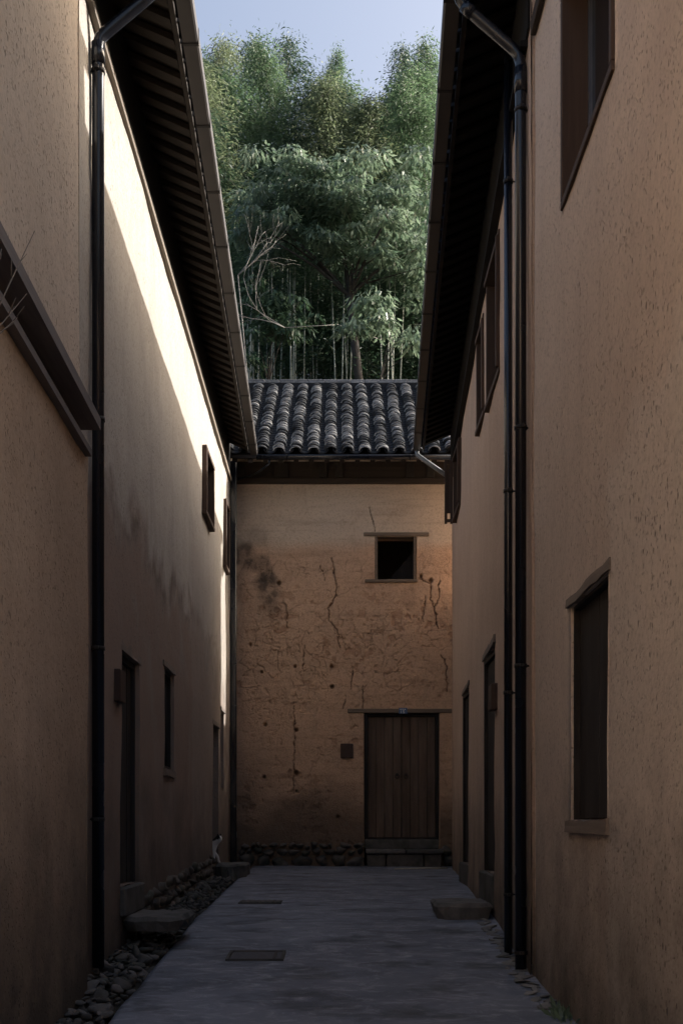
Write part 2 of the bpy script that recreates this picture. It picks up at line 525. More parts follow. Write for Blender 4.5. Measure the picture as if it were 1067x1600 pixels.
# ------------------------------------------------------------------ geometry of the place (measured)
YB = 17.45                                               # front face of the house that closes the alley
GP = np.array([(-40, -1.2), (-12, -0.42), (0, .12), (6, .42), (9.9, .62), (13, .70), (17.45, .777), (22, .85), (200, 1.0)])
def gz(y): return float(np.interp(y, GP[:, 0], GP[:, 1])) if np.isscalar(y) else np.interp(y, GP[:, 0], GP[:, 1])
xL1 = lambda y: -1.50 - .031 * (y - 6.6)
xL1b = lambda y: -1.455 - .031 * (y - 6.6)
xL2 = lambda y: -1.487 - .00933 * y
xR1 = lambda y: 1.20 + 0 * y
xR2 = lambda y: .876 + .0431 * y
yL = lambda px: 2677.0 / (516.7 - px)
yR = lambda px: 1577.0 / (px - 611.0)
yR1 = lambda px: 1.2 * F / (px - 533.5)
zp = lambda py, y: (1285.0 - py) * y / F + CZ
bx = lambda px: (px - 533.5) * YB / F
bz = lambda py: zp(py, YB)

# ------------------------------------------------------------------ ground, path, hill
def hill_z(x, y):
    base = gz(y) - 0.16
    up = np.interp(y, [-200, 20.8, 24, 30, 40, 60, 100, 300], [0, 0, 3.6, 7.6, 12.2, 19.0, 27.0, 27.0])
    side = 1.0 + 0.010 * np.clip(-x, -30, 30)
    return base + up * side + np.where(y > 21, (fbm(x * .25, y * .25, 3) - .5) * 1.6, 0)
nx, ny = 140, 220
gx = np.concatenate([np.linspace(-150, -20, 20), np.linspace(-18, 18, nx - 40), np.linspace(20, 150, 20)])
gy = np.concatenate([np.linspace(-60, -3, 15), np.linspace(-2, 60, ny - 35), np.linspace(64, 300, 20)])
GX, GY = np.meshgrid(gx, gy)
GZ = hill_z(GX, GY)
idx = np.arange(GX.size).reshape(GX.shape)
fc = np.stack([idx[:-1, :-1], idx[:-1, 1:], idx[1:, 1:], idx[1:, :-1]], -1).reshape(-1, 4)
hill = link('hillside_terrain', np_mesh('hillside_terrain', np.stack([GX, GY, GZ], -1).reshape(-1, 3), fc, True), M_SOIL)
tag(hill, 'dark leaf-littered ground rising to a wooded hillside behind the tiled roof', 'terrain', kind='structure')

def path_left(y): return -1.20 - 0.0125 * (y - 6) + 0.035 * (fbm(np.asarray(y) * 1.7, np.asarray(y) * 0 + 3, 5) - .5)
py_ = np.concatenate([np.linspace(-10, 4, 30), np.linspace(4.05, YB + .35, 330)])
u_ = np.linspace(0, 1, 70)
PY, PU = np.meshgrid(py_, u_, indexing='ij')
XR = np.where(PY < 7.16, 1.26, np.where(PY < 16.6, xR2(PY) + .05, 2.3))
XL = path_left(PY)
PX = XL + (XR - XL) * PU
PZ = gz(PY) + (fbm(PX * 2.2, PY * 2.2, 8) - .5) * .018 + (fbm(PX * 9, PY * 9, 9) - .5) * .006
PZ = np.where(PU == 0, PZ - .012, PZ)
idx = np.arange(PX.size).reshape(PX.shape)
fc = np.stack([idx[:-1, :-1], idx[:-1, 1:], idx[1:, 1:], idx[1:, :-1]], -1).reshape(-1, 4)
V = np.stack([PX, PY, PZ], -1).reshape(-1, 3)
# kerb side of the concrete towards the stones
edge = idx[:, 0]
low = V[edge].copy(); low[:, 2] -= .2
fc2 = np.stack([edge[:-1], edge[1:], len(V) + np.arange(1, len(edge)), len(V) + np.arange(len(edge) - 1)], -1)
path = link('concrete_path', np_mesh('concrete_path', np.vstack([V, low]), np.vstack([fc, fc2]), True), M_PATH)
tag(path, 'worn blue-grey concrete path through the alley between the earthen houses', 'path', kind='structure')

# ------------------------------------------------------------------ walls along the alley
def grid_lines(a, b, step, cuts):
    L = list(np.linspace(a, b, max(2, int((b - a) / step) + 1)))
    cuts = sorted(set(round(c, 4) for c in cuts if a < c < b))
    L = [v for v in L if all(abs(v - c) > step * .45 for c in cuts) or v in (a, b)]
    return np.array(sorted(L + cuts))

def side_wall(parent, xf, sgn, y0, y1, z0, z1, holes, mat, width=5.0, res=.07, amp=.022, seed=1, name='wall', z1f=None):
    ys = grid_lines(y0, y1, res, [h[0] for h in holes] + [h[1] for h in holes])
    zs = grid_lines(z0, z1, res, [h[2] for h in holes] + [h[3] for h in holes])
    Yg, Zg = np.meshgrid(ys, zs, indexing='ij')
    d = (fbm(Yg * .8, Zg * .8, seed, 3) - .5) * amp * 2 + (fbm(Yg * 4, Zg * 4, seed + 9, 3) - .5) * amp * .5
    X = xf(Yg) + sgn * d
    wob = (fbm(Yg * 5, Zg * 5, seed + 31, 2) - .5) * .022
    wob2 = (fbm(Yg * 5, Zg * 5, seed + 47, 2) - .5) * .022
    inner = np.ones_like(wob); inner[0, :] = inner[-1, :] = 0; inner[:, 0] = inner[:, -1] = 0
    Yw = Yg + wob * inner; Zw = Zg + wob2 * inner
    V = np.stack([X, Yw, Zw], -1).reshape(-1, 3)
    idx = np.arange(X.size).reshape(X.shape)
    cy = (ys[:-1] + ys[1:]) / 2; cz = (zs[:-1] + zs[1:]) / 2
    keep = np.ones((len(cy), len(cz)), bool)
    for h in holes:
        keep &= ~((cy[:, None] > h[0]) & (cy[:, None] < h[1]) & (cz[None] > h[2]) & (cz[None] < h[3]))
    q = np.stack([idx[:-1, :-1], idx[1:, :-1], idx[1:, 1:], idx[:-1, 1:]], -1)[keep]
    if sgn > 0: q = q[:, ::-1]
    faces = [q]; verts = [V]; n = len(V)
    for h in holes:
        iy = [i for i, v in enumerate(ys) if h[0] - 1e-3 <= v <= h[1] + 1e-3]
        iz = [i for i, v in enumerate(zs) if h[2] - 1e-3 <= v <= h[3] + 1e-3]
        loop = [idx[i, iz[0]] for i in iy] + [idx[iy[-1], j] for j in iz[1:]] + [idx[i, iz[-1]] for i in iy[::-1][1:]] + [idx[iy[0], j] for j in iz[::-1][1:-1]]
        ring = V[loop].copy(); ring[:, 0] = xf(ring[:, 1]) + sgn * h[4]
        m = len(loop)
        a = np.array(loop); b = n + np.arange(m)
        f = np.stack([a, np.roll(a, -1), np.roll(b, -1), b], -1)
        faces.append(f[:, ::-1] if sgn < 0 else f); verts.append(ring); n += m
    # far sides and ceiling of the house body
    W = sgn * width
    c = np.array([(xf(y0), y0, z0), (xf(y1), y1, z0), (xf(y1) + W, y1, z0), (xf(y0) + W, y0, z0),
                  (xf(y0), y0, z1), (xf(y1), y1, z1), (xf(y1) + W, y1, z1), (xf(y0) + W, y0, z1)], float)
    f = np.array([(0, 3, 7, 4), (1, 5, 6, 2), (3, 2, 6, 7), (4, 7, 6, 5)]) + n
    verts.append(c); faces.append(f)
    me = np_mesh(name, np.vstack(verts), np.vstack(faces), False)
    sm = np.ones(len(me.polygons), bool); sm[len(q):] = False
    me.polygons.foreach_set('use_smooth', sm)
    return link(name, me, mat, parent)

def box_window(parent, xf, sgn, y0, y1, z0, z1, proud, depth, board, mat=M_FRAME, glazed=True, mull=0, name='window'):
    """deep timber box frame standing proud of the wall, glazing set back in it"""
    xa = lambda y: xf(y) - sgn * proud
    xb = lambda y: xf(y) + sgn * depth
    fr = None
    m = MB()
    def rect(ya, yb, za, zb, mm=m):
        x = sorted((xa((ya + yb) / 2), xb((ya + yb) / 2)))
        mm.box(x[0], x[1], ya, yb, za, zb, .004)
    rect(y0, y1, z0, z0 + board)
    rect(y0, y1, z1 - board, z1)
    rect(y0, y0 + board, z0 + board + .001, z1 - board - .001)
    rect(y1 - board, y1, z0 + board + .001, z1 - board - .001)
    fr = m.build(name, mat, parent)
    ym = (y0 + y1) / 2
    x = xf(ym) + sgn * (depth - .02)
    iy0, iy1, iz0, iz1 = y0 + board + .001, y1 - board - .001, z0 + board + .001, z1 - board - .001
    if glazed:
        s = MB()
        w = .035
        for a in ((iy0, iy1, iz0, iz0 + w), (iy0, iy1, iz1 - w, iz1), (iy0, iy0 + w, iz0 + w, iz1 - w), (iy1 - w, iy1, iz0 + w, iz1 - w)):
            s.box(x - .02, x + .02, a[0], a[1], a[2], a[3])
        for k in range(mull):
            yy = iy0 + (iy1 - iy0) * (k + 1) / (mull + 1)
            s.box(x - .02, x + .02, yy - w / 2, yy + w / 2, iz0 + w, iz1 - w)
        s.build('sash', M_WINMETAL, fr)
        n = mull + 1
        for k in range(n):
            ya = iy0 + (iy1 - iy0) * k / n; yb = iy0 + (iy1 - iy0) * (k + 1) / n
            MB().box(x - .004, x + .004, ya + w * .6, yb - w * .6, iz0 + w * .8, iz1 - w * .8).build('pane', M_GLASS, fr)
    else:
        for k in range(4):
            ya = iy0 + (iy1 - iy0) * k / 4; yb = iy0 + (iy1 - iy0) * (k + 1) / 4
            MB().box(x - .012, x + .012, ya + .003, yb - .003, iz0, iz1, .003).build('plank', M_DOORDK, fr)
    return fr

def plank_door(parent, xf, sgn, y0, y1, z0, z1, depth, n, mat, jamb=.05, name='door', rail=True):
    m = MB()
    ym = (y0 + y1) / 2
    x = xf(ym) + sgn * depth
    m.box(x - .04, x + .04, y0, y0 + jamb, z0, z1, .004)
    m.box(x - .04, x + .04, y1 - jamb, y1, z0, z1, .004)
    m.box(x - .04, x + .04, y0 + jamb + .001, y1 - jamb - .001, z1 - jamb, z1, .004)
    d = m.build(name, mat, parent)
    ws = [random.uniform(.8, 1.2) for _ in range(n)]
    tot = sum(ws); a = y0 + jamb + .002; W = y1 - y0 - 2 * jamb - .004
    for w in ws:
        b = a + W * w / tot
        dx = random.uniform(-.005, .005)
        MB().box(x - .014 + dx, x + .014 + dx, a + .002, b - .002, z0 + .01, z1 - jamb - .003, .004).build('plank', mat, d)
        a = b
    return d

def lintel(parent, xf, sgn, y0, y1, z0, z1, proud=.012, mat=M_LINTELY):
    """rough timber let into the wall above an opening"""
    bm = bmesh.new()
    n = 9
    rings = []
    for k in range(n):
        t = k / (n - 1); y = y0 + (y1 - y0) * t
        e = 1.0 - .05 * t
        top = z1 - (1 - e) * (z1 - z0) + random.uniform(-.008, .008); bot = z0 + random.uniform(-.004, .004)
        p = proud + random.uniform(-.004, .004)
        xo = xf(y) - sgn * p; xi = xf(y) + sgn * .16
        rings.append([bm.verts.new(c) for c in ((xo, y, bot), (xo + sgn * .004, y, top), (xi, y, top), (xi, y, bot))])
    for a, b in zip(rings, rings[1:]):
        for k in range(4):
            bm.faces.new((a[k], a[(k + 1) % 4], b[(k + 1) % 4], b[k]))
    bm.faces.new(rings[0]); bm.faces.new(rings[-1][::-1])
    bmesh.ops.recalc_face_normals(bm, faces=bm.faces[:])
    me = bpy.data.meshes.new('lintel'); bm.to_mesh(me); bm.free()
    return link('lintel', me, mat, parent)

# ---- stones (a few shared meshes)
def stone_mesh(name, seed, sub=2, boxy=.55, rough=.16, flat=0.0):
    bm = bmesh.new()
    bmesh.ops.create_icosphere(bm, subdivisions=sub, radius=1.0)
    r = random.Random(seed)
    off = [Vector((r.uniform(-1, 1), r.uniform(-1, 1), r.uniform(-1, 1))).normalized() for _ in range(10)]
    cut = [r.uniform(.5, .88) - flat for _ in off]
    for v in bm.verts:
        d = v.co.normalized()
        q = max(abs(d.x), abs(d.y), abs(d.z))
        rad = (1 - boxy) + boxy / (q ** .9)
        p = d * rad
        for o, c in zip(off, cut):
            e = p.dot(o)
            if e > c: p = p - o * (e - c) * .85
        v.co = p * (1 + rough * .25 * math.sin(5 * d.x + seed) * math.cos(4 * d.z + seed * 2))
    for f in bm.faces: f.smooth = True
    me = bpy.data.meshes.new(name); bm.to_mesh(me); bm.free()
    return me
def stone_set(name, mat, n, **kw):
    L = []
    for k in range(n):
        me = stone_mesh(name, k * 3 + 1, **kw); me.materials.append(mat); L.append(me)
    return L
LIMES = stone_set('mortar_piece', M_LIME, 5, boxy=.6, rough=.4)
PLINTH = stone_set('stone', M_STONE, 9, boxy=.85, rough=.3)
COBB = stone_set('cobble', M_COBBLE, 10, sub=2, boxy=.6, rough=.35, flat=.12)

def slab_stone(name, x0, x1, y0, y1, ztop, th, mat, label, cat, parent=None, seed=1, group=None):
    bm = bmesh.new()
    r = random.Random(seed)
    n = 18
    ring_t, ring_m, ring_b = [], [], []
    for k in range(n):
        a = 2 * math.pi * k / n
        c, s = math.cos(a), math.sin(a)
        q = max(abs(c), abs(s))
        ux = c / q; uy = s / q
        j = 1 + r.uniform(-.06, .03)
        x = (x0 + x1) / 2 + ux * (x1 - x0) / 2 * j; y = (y0 + y1) / 2 + uy * (y1 - y0) / 2 * j
        ring_t.append(bm.verts.new(((x0 + x1) / 2 + ux * ((x1 - x0) / 2 * j - .02), (y0 + y1) / 2 + uy * ((y1 - y0) / 2 * j - .02), ztop + r.uniform(-.008, .008))))
        ring_m.append(bm.verts.new((x, y, ztop - .025 + r.uniform(-.008, .008))))
        ring_b.append(bm.verts.new((x - ux * r.uniform(0, .05), y - uy * r.uniform(0, .05), ztop - th)))
    ct = bm.verts.new(((x0 + x1) / 2, (y0 + y1) / 2, ztop + .004))
    for k in range(n):
        j = (k + 1) % n
        bm.faces.new((ct, ring_t[k], ring_t[j]))
        bm.faces.new((ring_t[k], ring_m[k], ring_m[j], ring_t[j]))
        bm.faces.new((ring_m[k], ring_b[k], ring_b[j], ring_m[j]))
    bm.faces.new(ring_b[::-1])
    bmesh.ops.recalc_face_normals(bm, faces=bm.faces[:])
    me = bpy.data.meshes.new(name); bm.to_mesh(me); bm.free()
    o = link(name, me, mat, parent)
    return tag(o, label, cat, group)

# ---- eaves
def side_eave(house, sgn, xg, zb, y0, y1, slope, span, gut_mat, wood_mat=None, soffit_mat=None, body_z=None, rafters=True, joints=True, seed=0, rear=True):
    """roof slab over the wall, rafters and tile ends at the eave, box gutter hung in front. sgn=+1: roof rises towards +X"""
    zs = zb + .085                                    # underside of the boarding at the eave
    m = MB()
    n = 8
    for k in range(1):
        ya, yb = y0, y1
        ea, eb = xg(ya) + sgn * .15, xg(yb) + sgn * .15
        prof = [(0, zs), (sgn * span, zs + span * slope), (sgn * span, zs + span * slope + .09), (-sgn * .0, zs + .05)]
        m.poly_y(prof, ya, yb, ea, eb)
        if rear:
            prof = [(sgn * span, zs + span * slope + .002), (sgn * span * 1.9, zs + span * slope * .1), (sgn * span * 1.9, zs + span * slope * .1 + .09), (sgn * span, zs + span * slope + .088)]
            m.poly_y(prof, ya, yb, ea, eb)
    roof = m.build('roof', soffit_mat or M_SOFFIT, house)
    if rafters:
        L = 1.05
        rm = MB()
        bm = rm.bm
        p = [(0, -.045), (0, -.001), (sgn * L, L * slope - .001), (sgn * L, L * slope - .045)]
        rm.poly_y(p, -.05, .05)
        rme = rm.mesh('rafter'); rme.materials.append(wood_mat or M_RAFTER)
        arc = MB()
        K = 8; r0, r1 = .088, .074
        pts = [(math.cos(math.pi * k / K), math.sin(math.pi * k / K)) for k in range(K + 1)]
        A = []
        for xx in (0.0, sgn * .22):
            A.append([[arc.bm.verts.new((xx, c * r, s * r * .75 + abs(xx) * slope)) for c, s in pts] for r in (r0, r1)])
        for k in range(K):
            for s_ in (0, 1):
                arc.bm.faces.new((A[0][s_][k], A[0][s_][k + 1], A[1][s_][k + 1], A[1][s_][k]))
            for e in (0, 1):
                arc.bm.faces.new((A[e][0][k], A[e][0][k + 1], A[e][1][k + 1], A[e][1][k]))
        ame = arc.mesh('eave_tile'); ame.materials.append(M_PAN)
        y = y0 + .12; i = 0
        rr = random.Random(seed)
        while y < y1 - .08:
            link('rafter', rme, None, roof, loc=(xg(y) + sgn * .17, y, zs + rr.uniform(-.004, .002)), rot=(0, 0, rr.uniform(-.015, .015)))
            link('eave_tile', ame, None, roof, loc=(xg(y) + sgn * .10, y + .1 + rr.uniform(-.006, .006), zs - .025), rot=(0, 0, rr.uniform(-.04, .04)))
            y += .205
        # fascia strip at the rafter ends
        MB().poly_y([(sgn * .135, zb + .035), (sgn * .135, zs + .03), (sgn * .165, zs + .03), (sgn * .165, zb + .035)], y0, y1, xg(y0), xg(y1)).build('fascia', M_TRIMDARK, roof)
    # gutter
    t = .006; w = .105; h = .10
    prof = [(0, zb + h), (0, zb + .012), (sgn * .012, zb), (sgn * w, zb), (sgn * w, zb + h * .8), (sgn * (w - t), zb + h * .8), (sgn * (w - t), zb + t), (sgn * .014, zb + t), (sgn * t, zb + .016), (sgn * t, zb + h)]
    g = MB().poly_y(prof, y0, y1, xg(y0), xg(y1)).build('gutter', gut_mat, house)
    if joints:
        y = y0 + .35
        while y < y1 - .1:
            a = .004
            pr = [(-sgn * a, zb + h + a), (-sgn * a, zb - a), (sgn * (w + a), zb - a), (sgn * (w + a), zb + h * .8), (sgn * (w + .001), zb + h * .8), (sgn * (w + .001), zb - .001), (-sgn * .001, zb - .001), (-sgn * .001, zb + h + a)]
            MB().poly_y(pr, y - .014, y + .014, xg(y - .014), xg(y + .014)).build('joint', M_IRON, g)
            y += .93
    return roof, g

def pipe_collar(p, r, parent, wall_x=None):
    m = MB()
    m.tube([(p[0], p[1], p[2] - .012), (p[0], p[1], p[2] + .012)], r + .005, 14)
    if wall_x is not None:
        m.tube([(p[0], p[1] + .0, p[2]), (wall_x, p[1] + .0, p[2])], .006, 6)
        m.box(p[0] - .012, p[0] + .012, p[1] - r - .022, p[1] - r + .002, p[2] - .01, p[2] + .01)
    return m.build('collar', M_IRON, parent)

Z0 = -.6
YF = -7.0
YN = 3.7                                                 # where the near houses begin
# ================================================================== LEFT, near: ochre house with the timber ledge
L1 = empty('earthen_house', (xL1(4) - 2.5, 3, gz(3)), 'ochre pitted mud-plaster house with a projecting dark timber ledge', 'house', 'earthen houses along the alley')
zl = CZ + 2.16
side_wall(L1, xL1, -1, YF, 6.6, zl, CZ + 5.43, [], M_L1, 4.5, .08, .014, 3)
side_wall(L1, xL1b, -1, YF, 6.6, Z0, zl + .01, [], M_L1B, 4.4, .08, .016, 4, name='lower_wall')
xgR = lambda y: 1.0437 - .040 * (16.85 - y)
xled = lambda y: -1.36 - .031 * (y - 6.5)
def led(prof, name, mat, y0=YF, y1=6.52, par=L1, bev=False):
    return MB().poly_y(prof, y0, y1, xled(y0), xled(y1)).build(name, mat, par)
ledge = led([(0.0, CZ + 2.22), (0.0, CZ + 2.285), (-.02, CZ + 2.305), (-.2, CZ + 2.335), (-.2, CZ + 2.22)], 'ledge', M_LEDGE)
led([(-.05, CZ + 2.07), (-.05, CZ + 2.11), (-.075, CZ + 2.13), (-.2, CZ + 2.19), (-.2, CZ + 2.07)], 'lower_board', M_LEDGE, par=ledge)
led([(-.15, CZ + 2.221), (-.068, CZ + 2.132), (-.2, CZ + 2.12), (-.21, CZ + 2.221)], 'cove', M_LEDGE, y1=6.5, par=ledge)
side_eave(L1, -1, lambda y: -1.36 - .031 * (y - 6.6), CZ + 5.32, YF, 6.58, .42, 4.2, M_GUTTER, rafters=False, joints=False)

# ================================================================== LEFT, far: grey plastered house in the sun
L2 = empty('earthen_house', (xL2(12) - 2.5, 11.8, gz(12)), 'pale grey plastered house with the slanting sunlit band under its eaves', 'house', 'earthen houses along the alley')
d1 = (yL(188), yL(217)); d1z = (CZ - .46, CZ + 1.228)
w1 = (yL(258), yL(271.5)); w1z = (CZ + .48, CZ + 1.40)
d2 = (yL(333), yL(342)); d2z = (CZ - .50, CZ + 1.25)
w2 = (15.62, 16.12); w2z = (CZ + .48, CZ + 1.53)
u1 = (13.38, 14.25); u1z = (CZ + 3.59, CZ + 4.39)
u2 = (16.0, 16.55); u2z = (CZ + 3.55, CZ + 4.50)
side_wall(L2, xL2, -1, 6.62, YB - .012, Z0, CZ + 5.60, [(*d1, *d1z, .3), (*w1, *w1z, .25), (*d2, *d2z, .5), (*w2, *w2z, .2), (*u1, *u1z, .2), (*u2, *u2z, .2)], M_L2, 4.5, .06, .016, 5)
dr = plank_door(L2, xL2, -1, d1[0], d1[1], d1z[0], d1z[1] - .002, .07, 4, M_DOORDK)
MB().box(-1.93, xL2(8.5) + .045, d1[0] + .002, d1[1] - .002, d1z[0] - .21, d1z[0] - .002, .012).build('threshold', M_SLAB, L2)
lintel(L2, xL2, -1, d1[0] - .10, d1[1] + .10, d1z[1] - .002, d1z[1] + .075)
wn_ = MB()
xx = xL2(10.6) - .06
for a in ((w1[0] + .002, w1[0] + .04, *w1z), (w1[1] - .04, w1[1] - .002, *w1z), (w1[0] + .041, w1[1] - .041, w1z[0], w1z[0] + .04), (w1[0] + .041, w1[1] - .041, w1z[1] - .04, w1z[1])):
    wn_.box(xx - .03, xx + .03, *a)
win = wn_.build('window', M_DOORDK, L2)
for k in range(1, 5):
    yy = w1[0] + (w1[1] - w1[0]) * k / 5
    MB().tube([(xx, yy, w1z[0] + .04), (xx, yy, w1z[1] - .04)], .009, 6).build('bar', M_IRON, win)
MB().box(xx - .05, xx - .044, w1[0], w1[1], w1z[0], w1z[1]).build('pane', M_GLASS, win)
lintel(L2, xL2, -1, w1[0] - .09, w1[1] + .09, w1z[1] - .001, w1z[1] + .055)
lintel(L2, xL2, -1, w1[0] - .06, w1[1] + .08, w1z[0] - .06, w1z[0] + .003, .02).name = 'sill'
plank_door(L2, xL2, -1, d2[0], d2[1], d2z[0], d2z[1] - .002, .44, 4, M_DOORDK)
lintel(L2, xL2, -1, d2[0] - .09, d2[1] + .1, d2z[1] - .001, d2z[1] + .06)
plank_door(L2, xL2, -1, w2[0], w2[1], w2z[0], w2z[1], .12, 3, M_DOORDK, name='shutter')
lintel(L2, xL2, -1, w2[0] - .08, w2[1] + .08, w2z[1] - .001, w2z[1] + .05)
box_window(L2, xL2, -1, u1[0], u1[1], u1z[0], u1z[1], .055, .15, .045)
box_window(L2, xL2, -1, u2[0], u2[1], u2z[0], u2z[1], .045, .15, .045)
xgL = lambda y: -1.2216 - .027 * (y - 16.85)
side_eave(L2, -1, xgL, CZ + 5.336, 6.62, 16.74, .44, 4.0, M_GUTTER, seed=3)
MB().poly_y([(.0, CZ + 5.0), (.035, CZ + 5.005), (.035, CZ + 5.055), (.0, CZ + 5.06)], 6.9, 16.9, xL2(6.9) - .0, xL2(16.9)).build('wall_trim', M_TRIM, L2)
MB().poly_y([(-.02, CZ + 5.062), (.02, CZ + 5.062), (.02, CZ + 5.66), (-.02, CZ + 5.66)], 6.63, 16.9, xL2(6.63), xL2(16.9)).build('eave_shade_board', M_EAVESHADE, L2)  # added black board stands in for the shade above the trim
# downpipe with its swan neck up to the gutter
px_, py0 = -1.508, 7.15
dp = MB().tube([(px_, py0, CZ - .90), (px_, py0, CZ + 4.82), (px_ + .012, py0, CZ + 4.865), (px_ + .045, py0 + .005, CZ + 4.905), (px_ + .27, py0 + .03, CZ + 5.115), (xgL(7.2) - .05, py0 + .05, CZ + 5.335)], .0375, 16).build('downpipe', M_PIPE, L2)
for z in (4.66, 2.5, 1.08, .02):
    pipe_collar((px_, py0, CZ + z), .0375, dp, xL2(py0) - .01)
MB().tube([(px_, py0, CZ + 4.70), (px_, py0, CZ + 4.835)], .042, 16).build('socket', M_PIPE, dp)
# black square downpipe standing in the far corner
dp2 = MB().box(xL2(16.9) + .012, xL2(16.9) + .105, 16.9, 17.0, gz(17.3) - .02, CZ + 5.3, .012).build('corner_downpipe', M_PIPE, L2)
# plinth of rough stones along the foot of the wall
pl_m = MB()
pl_m.poly_y([(.0, gz(9)), (.018, gz(9) + .30), (-.1, gz(9) + .33), (-.1, Z0 + .3), (0, Z0 + .3)], 9.0, 14.5, xL2(9), xL2(14.5))
pl_m.bm.free()
rr = random.Random(5)
for row in range(3):
    y = 9.02
    while y < 14.45:
        w = rr.uniform(.16, .36); h = rr.uniform(.10, .15)
        z = gz(y) - .05 + row * .115 + rr.uniform(-.015, .015)
        link('stone', rr.choice(PLINTH), None, L2, loc=(xL2(y) - .05, y + w / 2, z + h / 2), rot=(rr.uniform(-.15, .15), rr.uniform(-.1, .1), rr.uniform(-.1, .1)), scale=(.085 + rr.uniform(0, .02), w / 2 * .97, h / 2 * 1.05))
        y += w
# ================================================================== RIGHT, near: brown house
R1 = empty('earthen_house', (3.5, 3, gz(3)), 'brown pitted mud-plaster house with a deep timber upper window', 'house', 'earthen houses along the alley')
lw = (yR1(950), yR1(891)); lwz = (CZ + .01, CZ + 1.13)
uw = (yR1(961), yR1(880.5)); uwz = (CZ + 3.30, CZ + 4.47)
side_wall(R1, xR1, 1, YN, 7.15, Z0, CZ + 6.28, [(*lw, *lwz, .22), (*uw, *uwz, .22)], M_R1, 5.0, .06, .014, 7)
box_window(R1, xR1, 1, uw[0], uw[1], uwz[0], uwz[1], .02, .16, .045, mull=1)
plank_door(R1, xR1, 1, lw[0], lw[1], lwz[0], lwz[1], .055, 2, M_DOORDK, .02, 'shutter')
lintel(R1, xR1, 1, lw[0] - .05, lw[1] + .06, lwz[1] - .001, lwz[1] + .05, .014)
sl = lintel(R1, xR1, 1, lw[0] - .03, lw[1] + .05, lwz[0] - .065, lwz[0] + .002, .022); sl.name = 'sill'
MB().box(1.165, 1.198, YN, 7.12, CZ + 4.86, CZ + 4.95, .004).build('wall_trim', M_DARKWOOD, R1)
side_eave(R1, 1, lambda y: .92 + 0 * y, CZ + 6.02, YN, 7.88, .62, 4.4, M_GUTTERDK, rafters=False, joints=False)
MB().box(1.21, 5.2, 7.152, 7.8, CZ + 5.6, CZ + 6.26).build('sun_block_gable', M_R1, R1)  # unseen block added to keep the sun off the ochre house
# big downpipe coming down from that gutter
qx, qy = 1.143, 7.36
rp = MB().tube([(xgR(7.3) + .05, qy - .05, CZ + 5.388), (.742, qy - .03, CZ + 5.28), (.755, qy - .03, CZ + 5.235), (.79, qy - .02, CZ + 5.19), (1.085, qy, CZ + 4.95), (1.13, qy, CZ + 4.90), (qx, qy, CZ + 4.84), (qx, qy, CZ - .955)], .036, 16).build('downpipe', M_PIPE, R1)
for z in (4.55, 2.52, 1.0, -.83):
    pipe_collar((qx, qy, CZ + z), .036, rp, 1.2)
MB().tube([(qx, qy, CZ + 4.66), (qx, qy, CZ + 4.82)], .040, 16).build('socket', M_PIPE, rp)
MB().tube([(.775, qy - .025, CZ + 5.203), (.84, qy - .02, CZ + 5.15)], .040, 16).build('socket', M_PIPE, rp)

# ================================================================== RIGHT, far: reddish house
R2 = empty('earthen_house', (4.2, 11.9, gz(12)), 'reddish mud-plaster house under deep black eaves with box-framed windows', 'house', 'earthen houses along the alley')
e1 = (yR(771), yR(756)); e1z = (CZ - .45, CZ + 1.53)
e2 = (yR(732), yR(723)); e2z = (CZ - .48, CZ + 1.55)
ua = (9.35, 10.3); uaz = (CZ + 3.66, CZ + 4.82)
ub = (10.85, 11.5); ubz = (CZ + 3.85, CZ + 4.80)
uc = (14.5, 15.4); ucz = (CZ + 4.0, CZ + 4.85)
side_wall(R2, xR2, 1, 7.17, 16.6, Z0, CZ + 5.62, [(*e1, *e1z, .3), (*e2, *e2z, .3), (*ua, *uaz, .2), (*ub, *ubz, .2), (*uc, *ucz, .2)], M_R2, 5.0, .06, .018, 12)
plank_door(R2, xR2, 1, e1[0], e1[1], e1z[0], e1z[1] - .002, .06, 4, M_DOORDK)
plank_door(R2, xR2, 1, e2[0], e2[1], e2z[0], e2z[1] - .002, .06, 4, M_DOORDK)
lintel(R2, xR2, 1, e1[0] - .09, e1[1] + .09, e1z[1] - .001, e1z[1] + .06)
lintel(R2, xR2, 1, e2[0] - .09, e2[1] + .09, e2z[1] - .001, e2z[1] + .055)
MB().box(xR2(10.4) - .03, xR2(10.4) + .3, e1[0] + .002, e1[1] - .002, e1z[0] - .3, e1z[0] - .002, .012).build('threshold', M_SLAB, R2)
MB().box(xR2(13.6) - .03, xR2(13.6) + .3, e2[0] + .002, e2[1] - .002, e2z[0] - .35, e2z[0] - .002, .012).build('threshold', M_SLAB, R2)
box_window(R2, xR2, 1, ua[0], ua[1], uaz[0], uaz[1], .03, .17, .045)
box_window(R2, xR2, 1, ub[0], ub[1], ubz[0], ubz[1], .03, .17, .045)
wc = box_window(R2, xR2, 1, uc[0], uc[1], ucz[0], ucz[1], .05, .10, .04, glazed=False)
